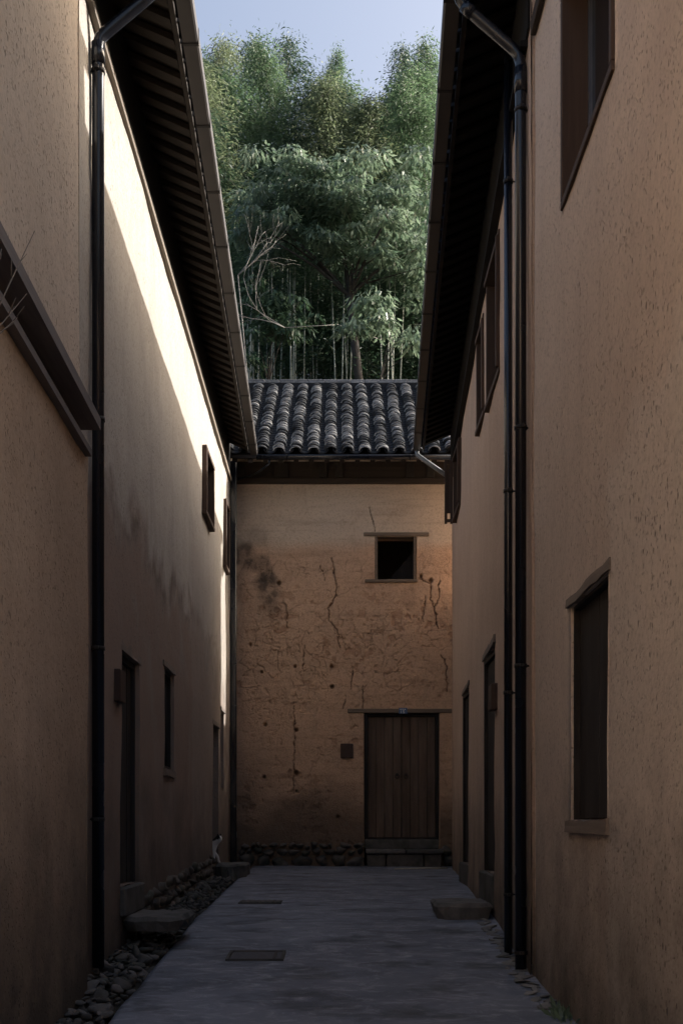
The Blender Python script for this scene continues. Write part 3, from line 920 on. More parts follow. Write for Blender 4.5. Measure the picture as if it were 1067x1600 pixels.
# the far window's shutter leaf folded out from the wall
sh = MB()
ys = uc[1] + .01
x1 = xR2(ys) - .052
sh.box(x1 - .11, x1 - .075, ys, ys + .035, ucz[0], ucz[1], .003)
sh.box(x1 - .035, x1 - .001, ys, ys + .035, ucz[0], ucz[1], .003)
for za, zb_ in ((ucz[0] + .02, ucz[0] + .06), (ucz[0] + .14, ucz[1] - .16), (ucz[1] - .06, ucz[1] - .02)):
    sh.box(x1 - .0745, x1 - .0355, ys + .006, ys + .029, za, zb_)
sh.build('shutter', M_FRAME, wc)
side_eave(R2, 1, xgR, CZ + 5.383, 7.2, 16.74, .42, 4.2, M_GUTTERDK, M_EAVESHADE, M_EAVESHADE, seed=8)
MB().poly_y([(0, CZ + 4.915), (-.07, CZ + 4.92), (-.07, CZ + 4.955), (0, CZ + 4.965)], 7.3, 16.6, xR2(7.3) + .01, xR2(16.6) + .01).build('wall_trim', M_EAVESHADE, R2)
MB().poly_y([(.0, CZ + 4.967), (-.025, CZ + 4.967), (-.025, CZ + 5.6), (.0, CZ + 5.6)], 7.2, 16.6, xR2(7.2), xR2(16.6)).build('eave_shade_board', M_EAVESHADE, R2)  # black board added as shade over the right-hand trim
MB().poly_y([(-.36, CZ + 5.50), (-.36, CZ + 5.545), (-.33, CZ + 5.56), (-.33, CZ + 5.51)], 7.3, 16.6, xR2(7.3), xR2(16.6)).build('eave_batten', M_EAVESHADE, R2)
sx, sy = 1.156, 8.0
rp2 = MB().tube([(sx, sy, gz(8) - .02), (sx, sy, CZ + 5.42)], .029, 14).build('downpipe', M_PIPE, R2)
for z in (4.45, 2.3, .9, -.5):
    pipe_collar((sx, sy, CZ + z), .029, rp2, xR2(sy))
MB().tube([(xgR(16.7) + .05, 16.68, CZ + 5.385), (xgR(16.7) + .06, 16.68, CZ + 5.32), (xgR(16.7) + .16, 16.66, CZ + 5.24), (xR2(16.5) - .02, 16.52, CZ + 4.93)], .032, 14).build('downpipe', simple('zinc_pipe', (0.25, 0.27, 0.29), .35, .3, .5), R2)
# foot of the wall: broken lime mortar pieces on the path
rr = random.Random(21)
for k in range(60):
    y = 6.2 + 3.6 * (k + rr.random()) / 60
    xw = 1.2 if y < 7.15 else xR2(y)
    link('mortar_piece', LIMES[k % 5], None, path, loc=(xw - rr.uniform(.03, .13), y, gz(y) + .004), rot=(rr.uniform(-.2, .2), rr.uniform(-.2, .2), rr.uniform(0, 6.3)), scale=(rr.uniform(.02, .05), rr.uniform(.03, .07), .010))

# ================================================================== the house closing the alley
HB = empty('earthen_house', (.1, YB + 1.6, gz(17.5)), 'cracked red adobe house with double plank door and grey tiled roof', 'house', 'earthen houses along the alley')
step = .010
wx0, wx1 = bx(350), 2.02
nxw = int((wx1 - wx0) / step); zt = CZ + 5.50
nzw = int((zt - .5) / step)
gxv = np.linspace(wx0, wx1, nxw + 1); gzv = np.linspace(.5, zt, nzw + 1)
WX, WZ = np.meshgrid(gxv, gzv, indexing='ij')
PXX = WX * F / YB + 533.5; PYY = 1285 - (WZ - CZ) * F / YB          # wall chart (pixel-sized units of about 1 cm)
f_ = lambda s, sc, o=4: fbm(WX * sc, WZ * sc, s, o)
band = sstep(12, -12, PYY - (852 + 26 * (f_(1, 2.0) - .5)))
# drying cracks
wxn = WX + .035 * (f_(2, 14, 5) - .5) * 2; wzn = WZ + .035 * (f_(3, 14, 5) - .5) * 2
a1, a2 = voro(wxn * 4.6, wzn * 4.6, 4)
b1, b2 = voro(wxn * 9.5, wzn * 9.5, 14)
zone = sstep(845, 900, PYY) * sstep(1150, 1040, PYY) * (.35 + .65 * sstep(.40, .60, f_(6, 1.4)))
zone = np.maximum(zone, .35 * sstep(1040, 1100, PYY) * sstep(.5, .62, f_(7, 1.8)) * sstep(1300, 1250, PYY))
zone = np.maximum(zone, .22 * sstep(.56, .66, f_(16, 2.0)) * sstep(1250, 1150, PYY))
ck = np.maximum(sstep(.045, .012, a2 - a1) * zone * .9, sstep(.065, .02, b2 - b1) * zone * sstep(.47, .58, f_(8, 2.2)) * .8)
ck *= sstep(.28, .5, f_(9, 7))
def polyline(pts, wdt):
    best = np.full(WX.shape, 99.0)
    qx_ = PXX + 3.2 * (f_(20, 22, 5) - .5) * 2; qy_ = PYY + 3 * (f_(21, 22, 5) - .5) * 2
    for (xa, ya), (xb, yb) in zip(pts, pts[1:]):
        dx, dy = xb - xa, yb - ya
        t = np.clip(((qx_ - xa) * dx + (qy_ - ya) * dy) / (dx * dx + dy * dy), 0, 1)
        best = np.minimum(best, np.hypot(qx_ - xa - t * dx, qy_ - ya - t * dy))
    return sstep(wdt * .72, wdt * .2, best)
big = np.zeros_like(WX)
for pts, wdt in (([(654, 902), (672, 911), (673, 936), (680, 958), (684, 984)], 1.7), ([(686, 908), (685, 934), (678, 948)], 1.2),
                 ([(518, 872), (524, 905), (526, 930), (513, 950), (514, 968), (528, 985), (530, 1012)], 1.4),
                 ([(576, 788), (580, 806), (586, 830)], .9), ([(567, 1072), (567, 1108)], 1.2), ([(688, 1022), (697, 1040), (699, 1082)], 1.5),
                 ([(447, 944), (449, 982)], 1.1), ([(459, 1098), (461, 1140), (459, 1180), (458, 1240)], 1.0), ([(500, 882), (508, 908)], 1.0),
                 ([(665, 930), (662, 955), (660, 972)], 1.0), ([(475, 1010), (474, 1050)], .9), ([(540, 1085), (536, 1108)], 1.0), ([(552, 1040), (548, 1078)], 1.0)):
    big = np.maximum(big, polyline(pts, wdt))
holes_ = np.zeros_like(WX)
for hx, hy, hr in ((436, 911, 3.2), (518, 1041, 3.6), (519, 1073, 3.2), (461, 1041, 2.2), (391, 1007, 3.6), (463, 1140, 3.4), (463, 1208, 3.4), (409, 1050, 2.6), (673, 907, 3.6), (658, 900, 2.8),
                   (415, 1132, 3.6), (413, 1214, 2.8), (528, 1276, 3), (463, 1236, 2)):
    q = np.hypot(PXX - hx, (PYY - hy) * .85) / hr + 1.1 * (f_(30, 16) - .5)
    holes_ = np.maximum(holes_, sstep(1.1, .55, q))
pit = sstep(.60, .70, f_(33, 9, 3)) * sstep(.45, .6, f_(34, 2.0)) * sstep(860, 960, PYY)
pit2 = sstep(.66, .74, f_(36, 20, 2)) * sstep(.4, .55, f_(37, 2.5)) * sstep(850, 960, PYY)
depth = .030 * (f_(40, 1.0) - .5) + .022 * (f_(41, 5, 4) - .5) * (1.15 - .7 * band)
depth = depth - .006 * band + .016 * ck + .035 * big + .055 * holes_ + .012 * pit + .008 * pit2
scuff = np.clip(pit + .5 * pit2, 0, 1)
soot = np.zeros_like(WX)
for cx_, cy_, rx_, ry_, s_ in ((372, 866, 34, 30, .8), (394, 882, 32, 22, .85), (414, 908, 28, 36, .85), (426, 938, 18, 32, .8), (400, 840, 30, 22, .25), (372, 905, 14, 40, .35), (640, 935, 18, 24, .35)):
    q = np.hypot((PXX - cx_) / rx_, (PYY - cy_) / ry_) + 1.0 * (f_(44, 5) - .5)
    soot = np.maximum(soot, s_ * sstep(1.05, .35, q))
soot *= .55 + .45 * sstep(.35, .6, f_(46, 10))
damp_dark = sstep(1205, 1300, PYY + 90 * (f_(50, 2.4) - .5)) * .75
damp_dark = np.maximum(damp_dark, .55 * sstep(1150, 1260, PYY) * sstep(470, 375, PXX + 70 * (f_(51, 2) - .5)))
WY = YB + depth
V = np.stack([WX, WY, WZ], -1).reshape(-1, 3)
idx = np.arange(WX.size).reshape(WX.shape)
cxm = (gxv[:-1] + gxv[1:]) / 2; czm = (gzv[:-1] + gzv[1:]) / 2
keep = np.ones((len(cxm), len(czm)), bool)
bw = (bx(586.5), bx(649.5), bz(905.5), bz(838))
bd = (bx(569.5), bx(685.5), gz(17.4) - .3, bz(1114.5))
for h in (bw, bd):
    keep &= ~((cxm[:, None] > h[0] - .012) & (cxm[:, None] < h[1] + .012) & (czm[None] > h[2]) & (czm[None] < h[3]))
q = np.stack([idx[:-1, :-1], idx[1:, :-1], idx[1:, 1:], idx[:-1, 1:]], -1)[keep]
me = np_mesh('wall', V, q, True)
for nm, arr in (('smooth_band', band), ('crack', np.clip(ck * .8 + big + holes_, 0, 1)), ('scuff', scuff), ('soot', soot), ('damp_dark', damp_dark)):
    at = me.attributes.new(nm, 'FLOAT', 'POINT'); at.data.foreach_set('value', arr.ravel().astype(np.float32))
bwall = link('wall', me, M_ADOBE, HB)
body = MB()
t_ = .32
# reveals, far walls and floor slab of the house body
for h in (bw, bd):
    y0_, y1_ = YB + .02, YB + t_
    for a, b in (((h[0] - .06, h[0] - .008), (h[2] - .05, h[3] + .05)), ((h[1] + .008, h[1] + .06), (h[2] - .05, h[3] + .05))):
        body.box(a[0], a[1], y0_, y1_, b[0], b[1])
    body.box(h[0] - .008, h[1] + .008, y0_, y1_, h[3] + .004, h[3] + .05)
    body.box(h[0] - .008, h[1] + .008, y0_, y1_, h[2] - .05, h[2] - .004)
body.build('reveal', M_ADOBE, HB)
MB().box(wx0, wx0 + .2, YB + .06, YB + 4.2, Z0, CZ + 5.4).box(wx1 - .2, wx1, YB + .06, YB + 4.2, Z0, CZ + 5.4).box(wx0 + .2, wx1 - .2, YB + 4.0, YB + 4.2, Z0, CZ + 5.4).box(wx0 + .2, wx1 - .2, YB + .4, YB + 4.0, CZ + 5.2, CZ + 5.3).box(wx0 + .2, wx1 - .2, YB + .4, YB + 4.0, CZ + 2.4, CZ + 2.5).build('inner_wall', M_DARKROOM, HB)
# window: lintel, sill, jambs; a board leaning inside
w_ = MB()
w_.box(bw[0], bw[0] + .032, YB - .006, YB + .12, bw[2] + .001, bw[3] - .001, .003)
w_.box(bw[1] - .032, bw[1], YB - .006, YB + .12, bw[2] + .001, bw[3] - .001, .003)
bwin = w_.build('window', M_LINTEL, HB)
MB().box(bx(568), bx(670), YB - .03, YB + .2, bw[3], bw[3] + .055, .008).build('lintel', M_LINTEL, bwin)
MB().box(bx(570), bx(652), YB - .028, YB + .2, bw[2] - .045, bw[2], .008).build('sill', M_LINTEL, bwin)
bd_ = MB()
bd_.bm.verts.ensure_lookup_table()
c3 = [(bw[0] + .14, bw[2] + .0), (bw[1] + .05, bw[2] + .0), (bw[1] + .05, bw[3] - .05)]
va = [bd_.bm.verts.new((x, YB + .46, z)) for x, z in c3]; vb = [bd_.bm.verts.new((x, YB + .49, z)) for x, z in c3]
bd_.bm.faces.new(va); bd_.bm.faces.new(vb[::-1])
for k in range(3): bd_.bm.faces.new((va[k], vb[k], vb[(k + 1) % 3], va[(k + 1) % 3]))
bd_.build('inner_board', M_DOORDK, bwin)
# double door
dz0, dz1 = bz(1310), bz(1115)
dm = MB()
dm.box(bd[0], bd[0] + .045, YB + .03, YB + .15, bz(1322), dz1, .004)
dm.box(bd[1] - .045, bd[1], YB + .03, YB + .15, bz(1322), dz1, .004)
dm.box(bd[0] + .046, bd[1] - .046, YB + .05, YB + .15, dz1 - .04, dz1 - .001, .004)
dm.box(bd[0] + .046, bd[1] - .046, YB + .03, YB + .15, dz0 - .03, dz0 + .012, .004)
door = dm.build('door', M_DOORDK, HB)
xm = (bd[0] + bd[1]) / 2
rr = random.Random(3)
for s in (-1, 1):
    n = 4
    for k in range(n):
        a = xm + s * (.004 + (bd[1] - bd[0] - .10) / 2 * k / n); b = xm + s * (.002 + (bd[1] - bd[0] - .10) / 2 * (k + 1) / n - .002)
        y = YB + .10 + rr.uniform(-.003, .003)
        MB().box(min(a, b) + .0015, max(a, b) - .0015, y - .016, y + .016, dz0 + .016, dz1 - .044, .0015).build('plank', M_DOOR, door)
    hx = xm + s * .068; hz = bz(1213)
    hm = MB().tube([(hx, YB + .05, hz + .03), (hx, YB + .088, hz + .03)], .022, 10)
    hm.tube([(hx + .028 * math.cos(a), YB + .066, hz + .028 * math.sin(a)) for a in np.linspace(0, 2 * math.pi, 13)], .005, 6, False)
    hm.build('ring_handle', M_IRON, door)
lt = MB().box(bx(543), bx(706), YB - .022, YB + .2, bz(1114.3), bz(1107.5), .01).build('lintel', M_LINTEL, door)
# threshold, step stones
MB().box(bd[0] + .002, bd[1] - .002, YB + .01, YB + .3, bz(1326), bz(1311.5), .01).build('threshold', M_SLAB, HB)
for k, (a, b) in enumerate(((571, 632), (633, 690))):
    MB().box(bx(a), bx(b), YB - .30, YB + .05, bz(1333), bz(1326.3), .014).build('step_stone', M_SLAB, HB)
for k, (a, b) in enumerate(((573, 602), (603, 660), (661, 688))):
    MB().box(bx(a), bx(b) - .006, YB - .26, YB + .02, gz(17.2) - .05, bz(1333.6), .016).build('step_stone', M_STONE, HB)
# plinth of field stones, courses shrinking upwards
rr = random.Random(17)
def course(z, h0, h1, w0, w1, x0, x1, dep):
    x = x0
    while x < x1 - .04:
        w = min(rr.uniform(w0, w1), x1 - x)
        h = rr.uniform(h0, h1)
        link('stone', rr.choice(PLINTH), None, HB, loc=(x + w / 2, YB + .02 - dep * rr.uniform(0, 1), z + h / 2 + rr.uniform(-.015, .015)), rot=(rr.uniform(-.2, .2), rr.uniform(-.22, .22), rr.uniform(-.15, .15)), scale=(w / 2 * .98, .10 + rr.uniform(0, .03), h / 2))
        x += w
zb0 = gz(17.4) - .05
course(zb0, .18, .27, .13, .40, bx(372), bx(570), .05)
course(zb0 + .205, .09, .15, .10, .22, bx(372), bx(568), .03)
course(zb0 + .305, .07, .12, .08, .20, bx(376), bx(520), .012)
course(zb0 + .30, .10, .15, .2, .3, bx(527), bx(570), .02)
course(zb0, .16, .24, .15, .25, bx(690), bx(716), .03)
course(zb0 + .19, .16, .22, .12, .2, bx(689), bx(706), .02)
# timbers between wall head and gutter
MB().box(wx0, 1.95, YB - .07, YB + .1, bz(757), bz(749), .006).build('wall_plate', M_DARKWOOD, HB)
MB().box(wx0, 1.95, YB - .02, YB + .08, bz(748.5), bz(722), .0).build('frieze_board', M_DARKWOOD, HB)
for px in (377, 434, 445, 505, 530, 640, 672):
    MB().box(bx(px) - .06, bx(px) + .06, YB - .055, YB - .021, bz(748), bz(724), .006).build('bracket', M_TRIMDARK, HB)
# roof
EY, EZ = 16.90, CZ + 5.43                # eave line
RYd, RZd = 19.95, CZ + 7.545             # ridge line
sl_ = (RZd - EZ) / (RYd - EY); ang = math.atan(sl_)
rx0, rx1 = -2.35, 1.86
rf = MB()
rf.poly_x([(EY, EZ - .04), (RYd, RZd - .04), (RYd + 3.0, EZ - .04), (RYd + 3.0, EZ - .10), (RYd, RZd - .12), (EY, EZ - .09)], rx0, rx1)
roofB = rf.build('roof', M_SOFFIT, HB)
for k in range(16):
    x = -1.6 + k * .225
    MB().poly_x([(EY + .02, EZ - .092), (EY + .9, EZ - .092 + .88 * sl_), (EY + .9, EZ - .15 + .88 * sl_), (EY + .02, EZ - .15)], x, x + .07).build('rafter', M_DARKWOOD, roofB)
# cover tile: tapered half-round shell, thick edge
def tile_mesh(r0, r1, L, th, flip=1, edge=False):
    bm = bmesh.new()
    K = 7
    rings = []
    for s, (rad, y) in enumerate(((r0, 0.0), (r1, L))):
        for t in (0, th):
            rings.append([bm.verts.new((math.cos(math.pi * k / K) * (rad - t), y, flip * (math.sin(math.pi * k / K) * (rad - t) * .72))) for k in range(K + 1)])
    o0, i0, o1, i1 = rings
    for k in range(K):
        for a, b in ((o0, o1), (i0, i1), (o0, i0), (o1, i1)):
            f = bm.faces.new((a[k], a[k + 1], b[k + 1], b[k])); f.smooth = a is o0 and b is o1
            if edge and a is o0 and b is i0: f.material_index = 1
    for k in (0, K):
        bm.faces.new((o0[k], i0[k], i1[k], o1[k]))
    bmesh.ops.recalc_face_normals(bm, faces=bm.faces[:])
    me = bpy.data.meshes.new('tile'); bm.to_mesh(me); bm.free()
    return me
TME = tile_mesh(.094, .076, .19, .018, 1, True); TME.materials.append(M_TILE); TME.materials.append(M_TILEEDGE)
pitch, expo = .252, .122
slen = math.hypot(RYd - EY, RZd - EZ)
rows = int(slen / expo)
cols = [-1.96 + pitch * k + .035 for k in range(16)]
rr = random.Random(9)
spots = []
for ci, x in enumerate(cols):
    wob = rr.uniform(-.015, .015)
    for r_ in range(rows):
        s = -.03 + r_ * expo + rr.uniform(-.022, .022)
        y = EY + s * math.cos(ang); z = EZ + s * math.sin(ang) + .030
        xx = x + wob * math.sin(r_ * .3) + rr.uniform(-.012, .012)
        spots.append((xx, y, z, rr.uniform(-.07, .07), rr.uniform(-.05, .05)))
def seen(sp):
    px = 533.5 + sp[0] * F / sp[1]
    return 396 < px < 648
vis = sorted([s for s in spots if seen(s)], key=lambda s: s[1])
ind = vis[:300]
rest = vis[300:] + [s for s in spots if not seen(s)]
for (x, y, z, a, b) in ind:
    link('tile', TME, None, roofB, loc=(x, y, z), rot=(ang - .075 + b * .3, b, a))
def joined(mesh, places, name, mat, parent):
    n = len(mesh.vertices)
    co = np.empty(n * 3, np.float32); mesh.vertices.foreach_get('co', co); co = co.reshape(-1, 3)
    fq = np.array([list(p.vertices) for p in mesh.polygons])
    Vs, Fs = [], []
    for i, M in enumerate(places):
        A = np.array(M)
        Vs.append(co @ A[:3, :3].T + A[:3, 3]); Fs.append(fq + i * n)
    jm = np_mesh(name, np.vstack(Vs), np.vstack(Fs))
    jm.materials.append(mat)
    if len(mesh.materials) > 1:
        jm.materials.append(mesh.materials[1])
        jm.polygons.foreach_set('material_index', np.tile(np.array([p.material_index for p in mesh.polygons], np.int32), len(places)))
    o = link(name, jm, None, parent)
    tag(o, kind='stuff')
    return o
joined(TME, [Matrix.LocRotScale(Vector((x, y, z)), Euler((ang - .075, b, a)), None) for (x, y, z, a, b) in rest], 'cover_tiles', M_TILE, roofB)
PME = tile_mesh(.098, .092, .17, .012, -1)
pans = []
for k in range(-1, len(cols)):
    x = cols[0] + pitch * (k + .5)
    for r_ in range(rows):
        s = -.05 + r_ * expo
        pans.append(Matrix.LocRotScale(Vector((x + rr.uniform(-.005, .005), EY + s * math.cos(ang), EZ + s * math.sin(ang) + .062)), Euler((ang - .06, 0, rr.uniform(-.04, .04))), None))
joined(PME, pans, 'pan_tiles', M_PAN, roofB)
M_RIDGE = stone('ridge_tile_clay', (0.20, 0.20, 0.205), (0.34, 0.34, 0.345), 0.35)
# ridge: two courses of flat tiles
ym = RYd + .02
for row in range(2):
    x = -1.95 + row * .1
    k = 0
    while x < 1.84:
        w = rr.uniform(.22, .27)
        MB().box(x, x + w - .006, ym - .10 + row * .02, ym + .10, RZd + .035 + row * .036, RZd + .068 + row * .036 + rr.uniform(-.004, .006), .005).build('ridge_tile', M_RIDGE, roofB)
        x += w
MB().box(-1.95, 1.84, ym - .09, ym + .09, RZd - .06, RZd + .034).build('ridge_bed', M_PAN, roofB)
# half-round gutter of this roof, black pipe metal
gm = MB()
gy_, gz_ = EY - .075, EZ - .075
K = 10
ra, rb = .058, .053
vs = []
for x in (-1.24, 1.80):
    vs.append([[gm.bm.verts.new((x, gy_ + math.cos(math.pi * (1 + k / K)) * r, gz_ + math.sin(math.pi * (1 + k / K)) * r)) for k in range(K + 1)] for r in (ra, rb)])
for k in range(K):
    for s_ in (0, 1):
        f = gm.bm.faces.new((vs[0][s_][k], vs[0][s_][k + 1], vs[1][s_][k + 1], vs[1][s_][k])); f.smooth = True
    for e in (0, 1):
        gm.bm.faces.new((vs[e][0][k], vs[e][0][k + 1], vs[e][1][k + 1], vs[e][1][k]))
for k in (0, K):
    gm.bm.faces.new((vs[0][0][k], vs[0][1][k], vs[1][1][k], vs[1][0][k]))
gutB = gm.build('gutter', M_PIPE, HB)
for x in (-.8, .1, 1.0):
    MB().tube([(x, gy_ + math.cos(math.pi * (1 + k / 8)) * .061, gz_ + math.sin(math.pi * (1 + k / 8)) * .061) for k in range(9)], .006, 6).build('joint', M_IRON, gutB)
MB().tube([(bx(425), 16.83, gz_ - .05), (bx(424.5), 16.84, gz_ - .12), (bx(412), 17.0, CZ + 5.20), (bx(398), 17.2, CZ + 5.19), (bx(368), YB - .1, CZ + 5.16)], .016, 8).build('outlet_pipe', M_PIPE, HB)

# unseen walls behind the viewpoint, added to darken the lower house walls
gw = MB().box(1.2, 1.5, YF, YN - .01, Z0, CZ + 1.7).build('light_block_wall', M_R1)
tag(gw, 'brown mud wall added out of view along the lane to block low light', 'wall')
gw = MB().box(-1.0, 1.19, YF - .3, YF, Z0 - .3, CZ + 2.4).build('light_block_wall', M_R1)
tag(gw, 'mud wall added out of view across the lane to block low light', 'wall')
# unseen wall added between the reddish and adobe houses to stop low sun
pw = MB().box(1.88, 2.2, 16.62, YB + .012, Z0, CZ + 3.35).build('sun_block_wall', M_R2)
tag(pw, 'earthen wall added out of view beside the adobe house to block low sun', 'wall')

# ================================================================== signs and plaques
pq = MB().box(bx(532), bx(551.5), YB - .035, YB + .02, bz(1184.5), bz(1162), .006).build('wall_plaque', M_PLAQUE)
tag(pq, 'small square dark plaque on the cracked adobe wall beside the double door', 'plaque', 'dark wall plaques')
xq = xL2(7.98)
tag(MB().box(xq - .01, xq + .055, 7.86, 8.06, CZ + .83, CZ + 1.05, .006).build('wall_plaque', M_PLAQUE), 'small dark plaque projecting from the grey plastered wall beside its first door', 'plaque', 'dark wall plaques')
xq = xR2(9.7)
tag(MB().box(xq - .05, xq + .012, 9.58, 9.79, CZ + .94, CZ + 1.16, .006).build('wall_plaque', M_PLAQUE), 'small dark plaque projecting from the reddish wall beside a doorway', 'plaque', 'dark wall plaques')
npl = empty('house_number_plate', (bx(629), YB - .03, bz(1111)), 'small blue enamel house number plate on the lintel over the double door', 'sign')
MB().box(bx(622.8), bx(636), YB - .032, YB - .0235, bz(1115.6), bz(1106.4), .001).build('plate', M_BLUE, npl)
yd = YB - .0345
def strokes(segs, x0, z0, w, h, name):
    m = MB(); t = w * .26
    for s in segs:
        a = {'t': (0, w, h - t, h), 'm': (0, w, h / 2 - t / 2, h / 2 + t / 2), 'b': (0, w, 0, t), 'ul': (0, t, h / 2 + t / 2, h - t), 'ur': (w - t, w, h / 2 + t / 2, h - t), 'll': (0, t, t, h / 2 - t / 2), 'lr': (w - t, w, t, h / 2 - t / 2), 'i': (w * .4, w * .66, 0, h)}[s]
        m.box(x0 + a[0], x0 + a[1], yd, yd + .0025, z0 + a[2], z0 + a[3])
    m.build(name, M_WHITE, npl)
strokes('i', bx(625.0), bz(1114.8), .026, .044, 'digit')
strokes(('t', 'ul', 'm', 'lr', 'b'), bx(629.0), bz(1114.8), .026, .044, 'digit')
tm = MB()
for k in range(3):
    tm.box(bx(624.8 + 3.2 * k), bx(626.6 + 3.2 * k), yd, yd + .0025, bz(1109.4), bz(1107.8))
tm.build('lettering', M_WHITE, npl)

# ================================================================== loose stones, slabs, drain cover, sticks
bed_y = np.linspace(3.5, YB - .02, 180)
bedV = []
for y in bed_y:
    for t in np.linspace(0, 1, 8):
        xl = (xL1b(y) if y < 6.6 else xL2(y)) - .04; xr = path_left(y) + .03
        bedV.append((xl + (xr - xl) * t, y, gz(y) - .075 + .04 * (1 - t) + .03 * (random.random() - .5)))
idx = np.arange(len(bedV)).reshape(len(bed_y), 8)
bed = link('stone_bed', np_mesh('stone_bed', bedV, np.stack([idx[:-1, :-1], idx[:-1, 1:], idx[1:, 1:], idx[1:, :-1]], -1).reshape(-1, 4), True), M_SOIL)
tag(bed, 'strip of dark soil and loose cobbles along the foot of the left houses', 'ground', kind='structure')
rr = random.Random(31)
cand = []
for layer in range(2):
    y = 4.6
    while y < 16.9:
        xl = (xL1b(y) if y < 6.6 else xL2(y)) + .03; xr = float(path_left(y)) - .03
        x = xl
        while x < xr:
            s = (rr.uniform(.024, .048) if rr.random() < .78 else rr.uniform(.05, .08)) * (1.0 if layer == 0 else .9)
            cand.append((x, y + rr.uniform(-.05, .05), gz(y) - .055 + .045 * (xr - x) / (xr - xl) + layer * .035, s))
            x += s * 1.75
        y += .115 + .02 * layer
cand = [c for c in cand if not (14.55 < c[1] < 15.6)]
cand.sort(key=lambda c: abs(c[1] - 7.5) - (2 if c[1] > 5.9 else -20))
def cob_tf(c):
    return (rr.uniform(-.6, .6), rr.uniform(-.6, .6), rr.uniform(0, 6.3)), (c[3] * rr.uniform(.9, 1.35), c[3] * rr.uniform(.65, 1.0), c[3] * rr.uniform(.4, .65))
for c in cand[:300]:
    r_, s_ = cob_tf(c)
    link('cobble', rr.choice(COBB), None, bed, loc=c[:3], rot=r_, scale=s_)
pl = []
for c in cand[300:]:
    r_, s_ = cob_tf(c)
    pl.append(Matrix.LocRotScale(Vector(c[:3]), Euler(r_), Vector(s_)))
if pl: joined(stone_mesh('cobble', 4, sub=1), pl, 'cobbles', M_COBBLE, bed)

slab_stone('stone_slab', xL2(8.6) + .01, -1.13, 8.16, 8.96, CZ - .675, .10, M_SLAB, 'flat stone step on the cobbles below the first door of the grey house', 'step stone', seed=2, group='stone door steps')
slab_stone('stone_slab', xL2(15.2) + .01, -1.22, 14.6, 15.55, CZ - .535, .2, M_SLAB, 'low stone slab under the cat at the far doorway', 'step stone', seed=4, group='stone door steps')
slab_stone('stone_slab', .80, xR2(10.2) - .035, 9.72, 10.5, CZ - .69, .16, M_SLAB, 'rough dark stone slab lying on the path at the reddish house doorway', 'step stone', seed=6, group='stone door steps')
# drain cover let into the path
def on_path(px, py):
    y = 8.0
    for _ in range(40):
        y = (CZ - gz(y)) * F / (py - 1285.0)
    return (px - 533.5) * y / F, y
xa, ya = on_path(352, 1502); xb, yb = on_path(447, 1488)
dcz = gz((ya + yb) / 2)
tilt = math.atan((gz(yb) - gz(ya)) / (yb - ya))
dc = empty('drain_cover', ((xa + xb) / 2, (ya + yb) / 2, dcz), 'rectangular concrete drain cover in an iron frame let into the path', 'drain cover')
Mx = Matrix.Translation(((xa + xb) / 2, (ya + yb) / 2, dcz)) @ Matrix.Rotation(tilt, 4, 'X')
hw, hl = (xb - xa) / 2, (yb - ya) / 2
fm = MB()
for a in ((-hw, hw, -hl, -hl + .02), (-hw, hw, hl - .02, hl), (-hw, -hw + .02, -hl + .02, hl - .02), (hw - .02, hw, -hl + .02, hl - .02)):
    fm.box(*a, -.03, .016, M=Mx)
fm.build('frame', M_SLAB, dc)
MB().box(-hw + .025, hw - .025, -hl + .025, hl - .025, -.03, .008, M=Mx).build('lid', simple('drain_lid', (.10, .10, .11), .8, 0, .3, .3, 25, .004), dc)
MB().box(hw - .075, hw - .055, -hl + .04, hl - .04, .006, .014, M=Mx).build('handle_bar', M_IRON, dc)
xa2, ya2 = on_path(372, 1412); xb2, yb2 = on_path(442, 1407)
dc2 = empty('drain_cover', ((xa2 + xb2) / 2, (ya2 + yb2) / 2, gz(ya2)), 'narrow slotted drain cover across the path below the stone steps', 'drain cover')
MB().box(xa2, xb2, ya2, yb2, gz(ya2) - .03, gz(ya2) + .012, .003).build('frame', M_SLAB, dc2)
for k in range(8):
    x = xa2 + .03 + (xb2 - xa2 - .06) * k / 7
    MB().box(x - .012, x + .012, ya2 + .02, yb2 - .02, gz(ya2) + .011, gz(ya2) + .017).build('slat', M_SLAB, dc2)
xs0, ys0 = on_path(616, 1359.5); xs1, ys1 = on_path(698, 1358)
stk = MB().tube([(xs0, ys0, gz(ys0) + .016), ((xs0 + xs1) / 2, (ys0 + ys1) / 2, gz(ys0) + .022), (xs1, ys1, gz(ys1) + .016)], [.010, .012, .013], 8).build('bamboo_stick', simple('pale_bamboo', (.42, .40, .34), .6))
tag(stk, 'thin pale stick lying on the path in front of the double door step', 'stick')

# bare twigs hanging over the ledge at the left
def twig_tree(bm_, p, d, L, r, depth, rnd, bend=.25, kids=(2, 3)):
    pts = [Vector(p)]; dd = Vector(d).normalized()
    n = 4
    for k in range(n):
        dd = (dd + Vector((rnd.uniform(-1, 1), rnd.uniform(-1, 1), rnd.uniform(-1, 1))) * bend * .5).normalized()
        pts.append(pts[-1] + dd * L / n)
    bm_.tube(pts, [r * (1 - .13 * k) for k in range(n + 1)], 5)
    if depth > 0:
        for k in range(rnd.randint(*kids)):
            q = pts[rnd.randint(2, n)]
            nd = (dd + Vector((rnd.uniform(-1, 1), rnd.uniform(-.6, .6), rnd.uniform(-.5, .9))) * .8).normalized()
            twig_tree(bm_, q, nd, L * rnd.uniform(.5, .8), r * .55, depth - 1, rnd, bend, kids)
tw = MB()
rnd = random.Random(12)
root_ = Vector((-1.31, 4.12, gz(4.12) - .05)); crown_ = Vector((-1.315, 4.22, CZ + 1.75))
tw.tube([root_, root_ + (crown_ - root_) * .5 + Vector((-.02, .03, 0)), crown_], [.011, .009, .006], 6)
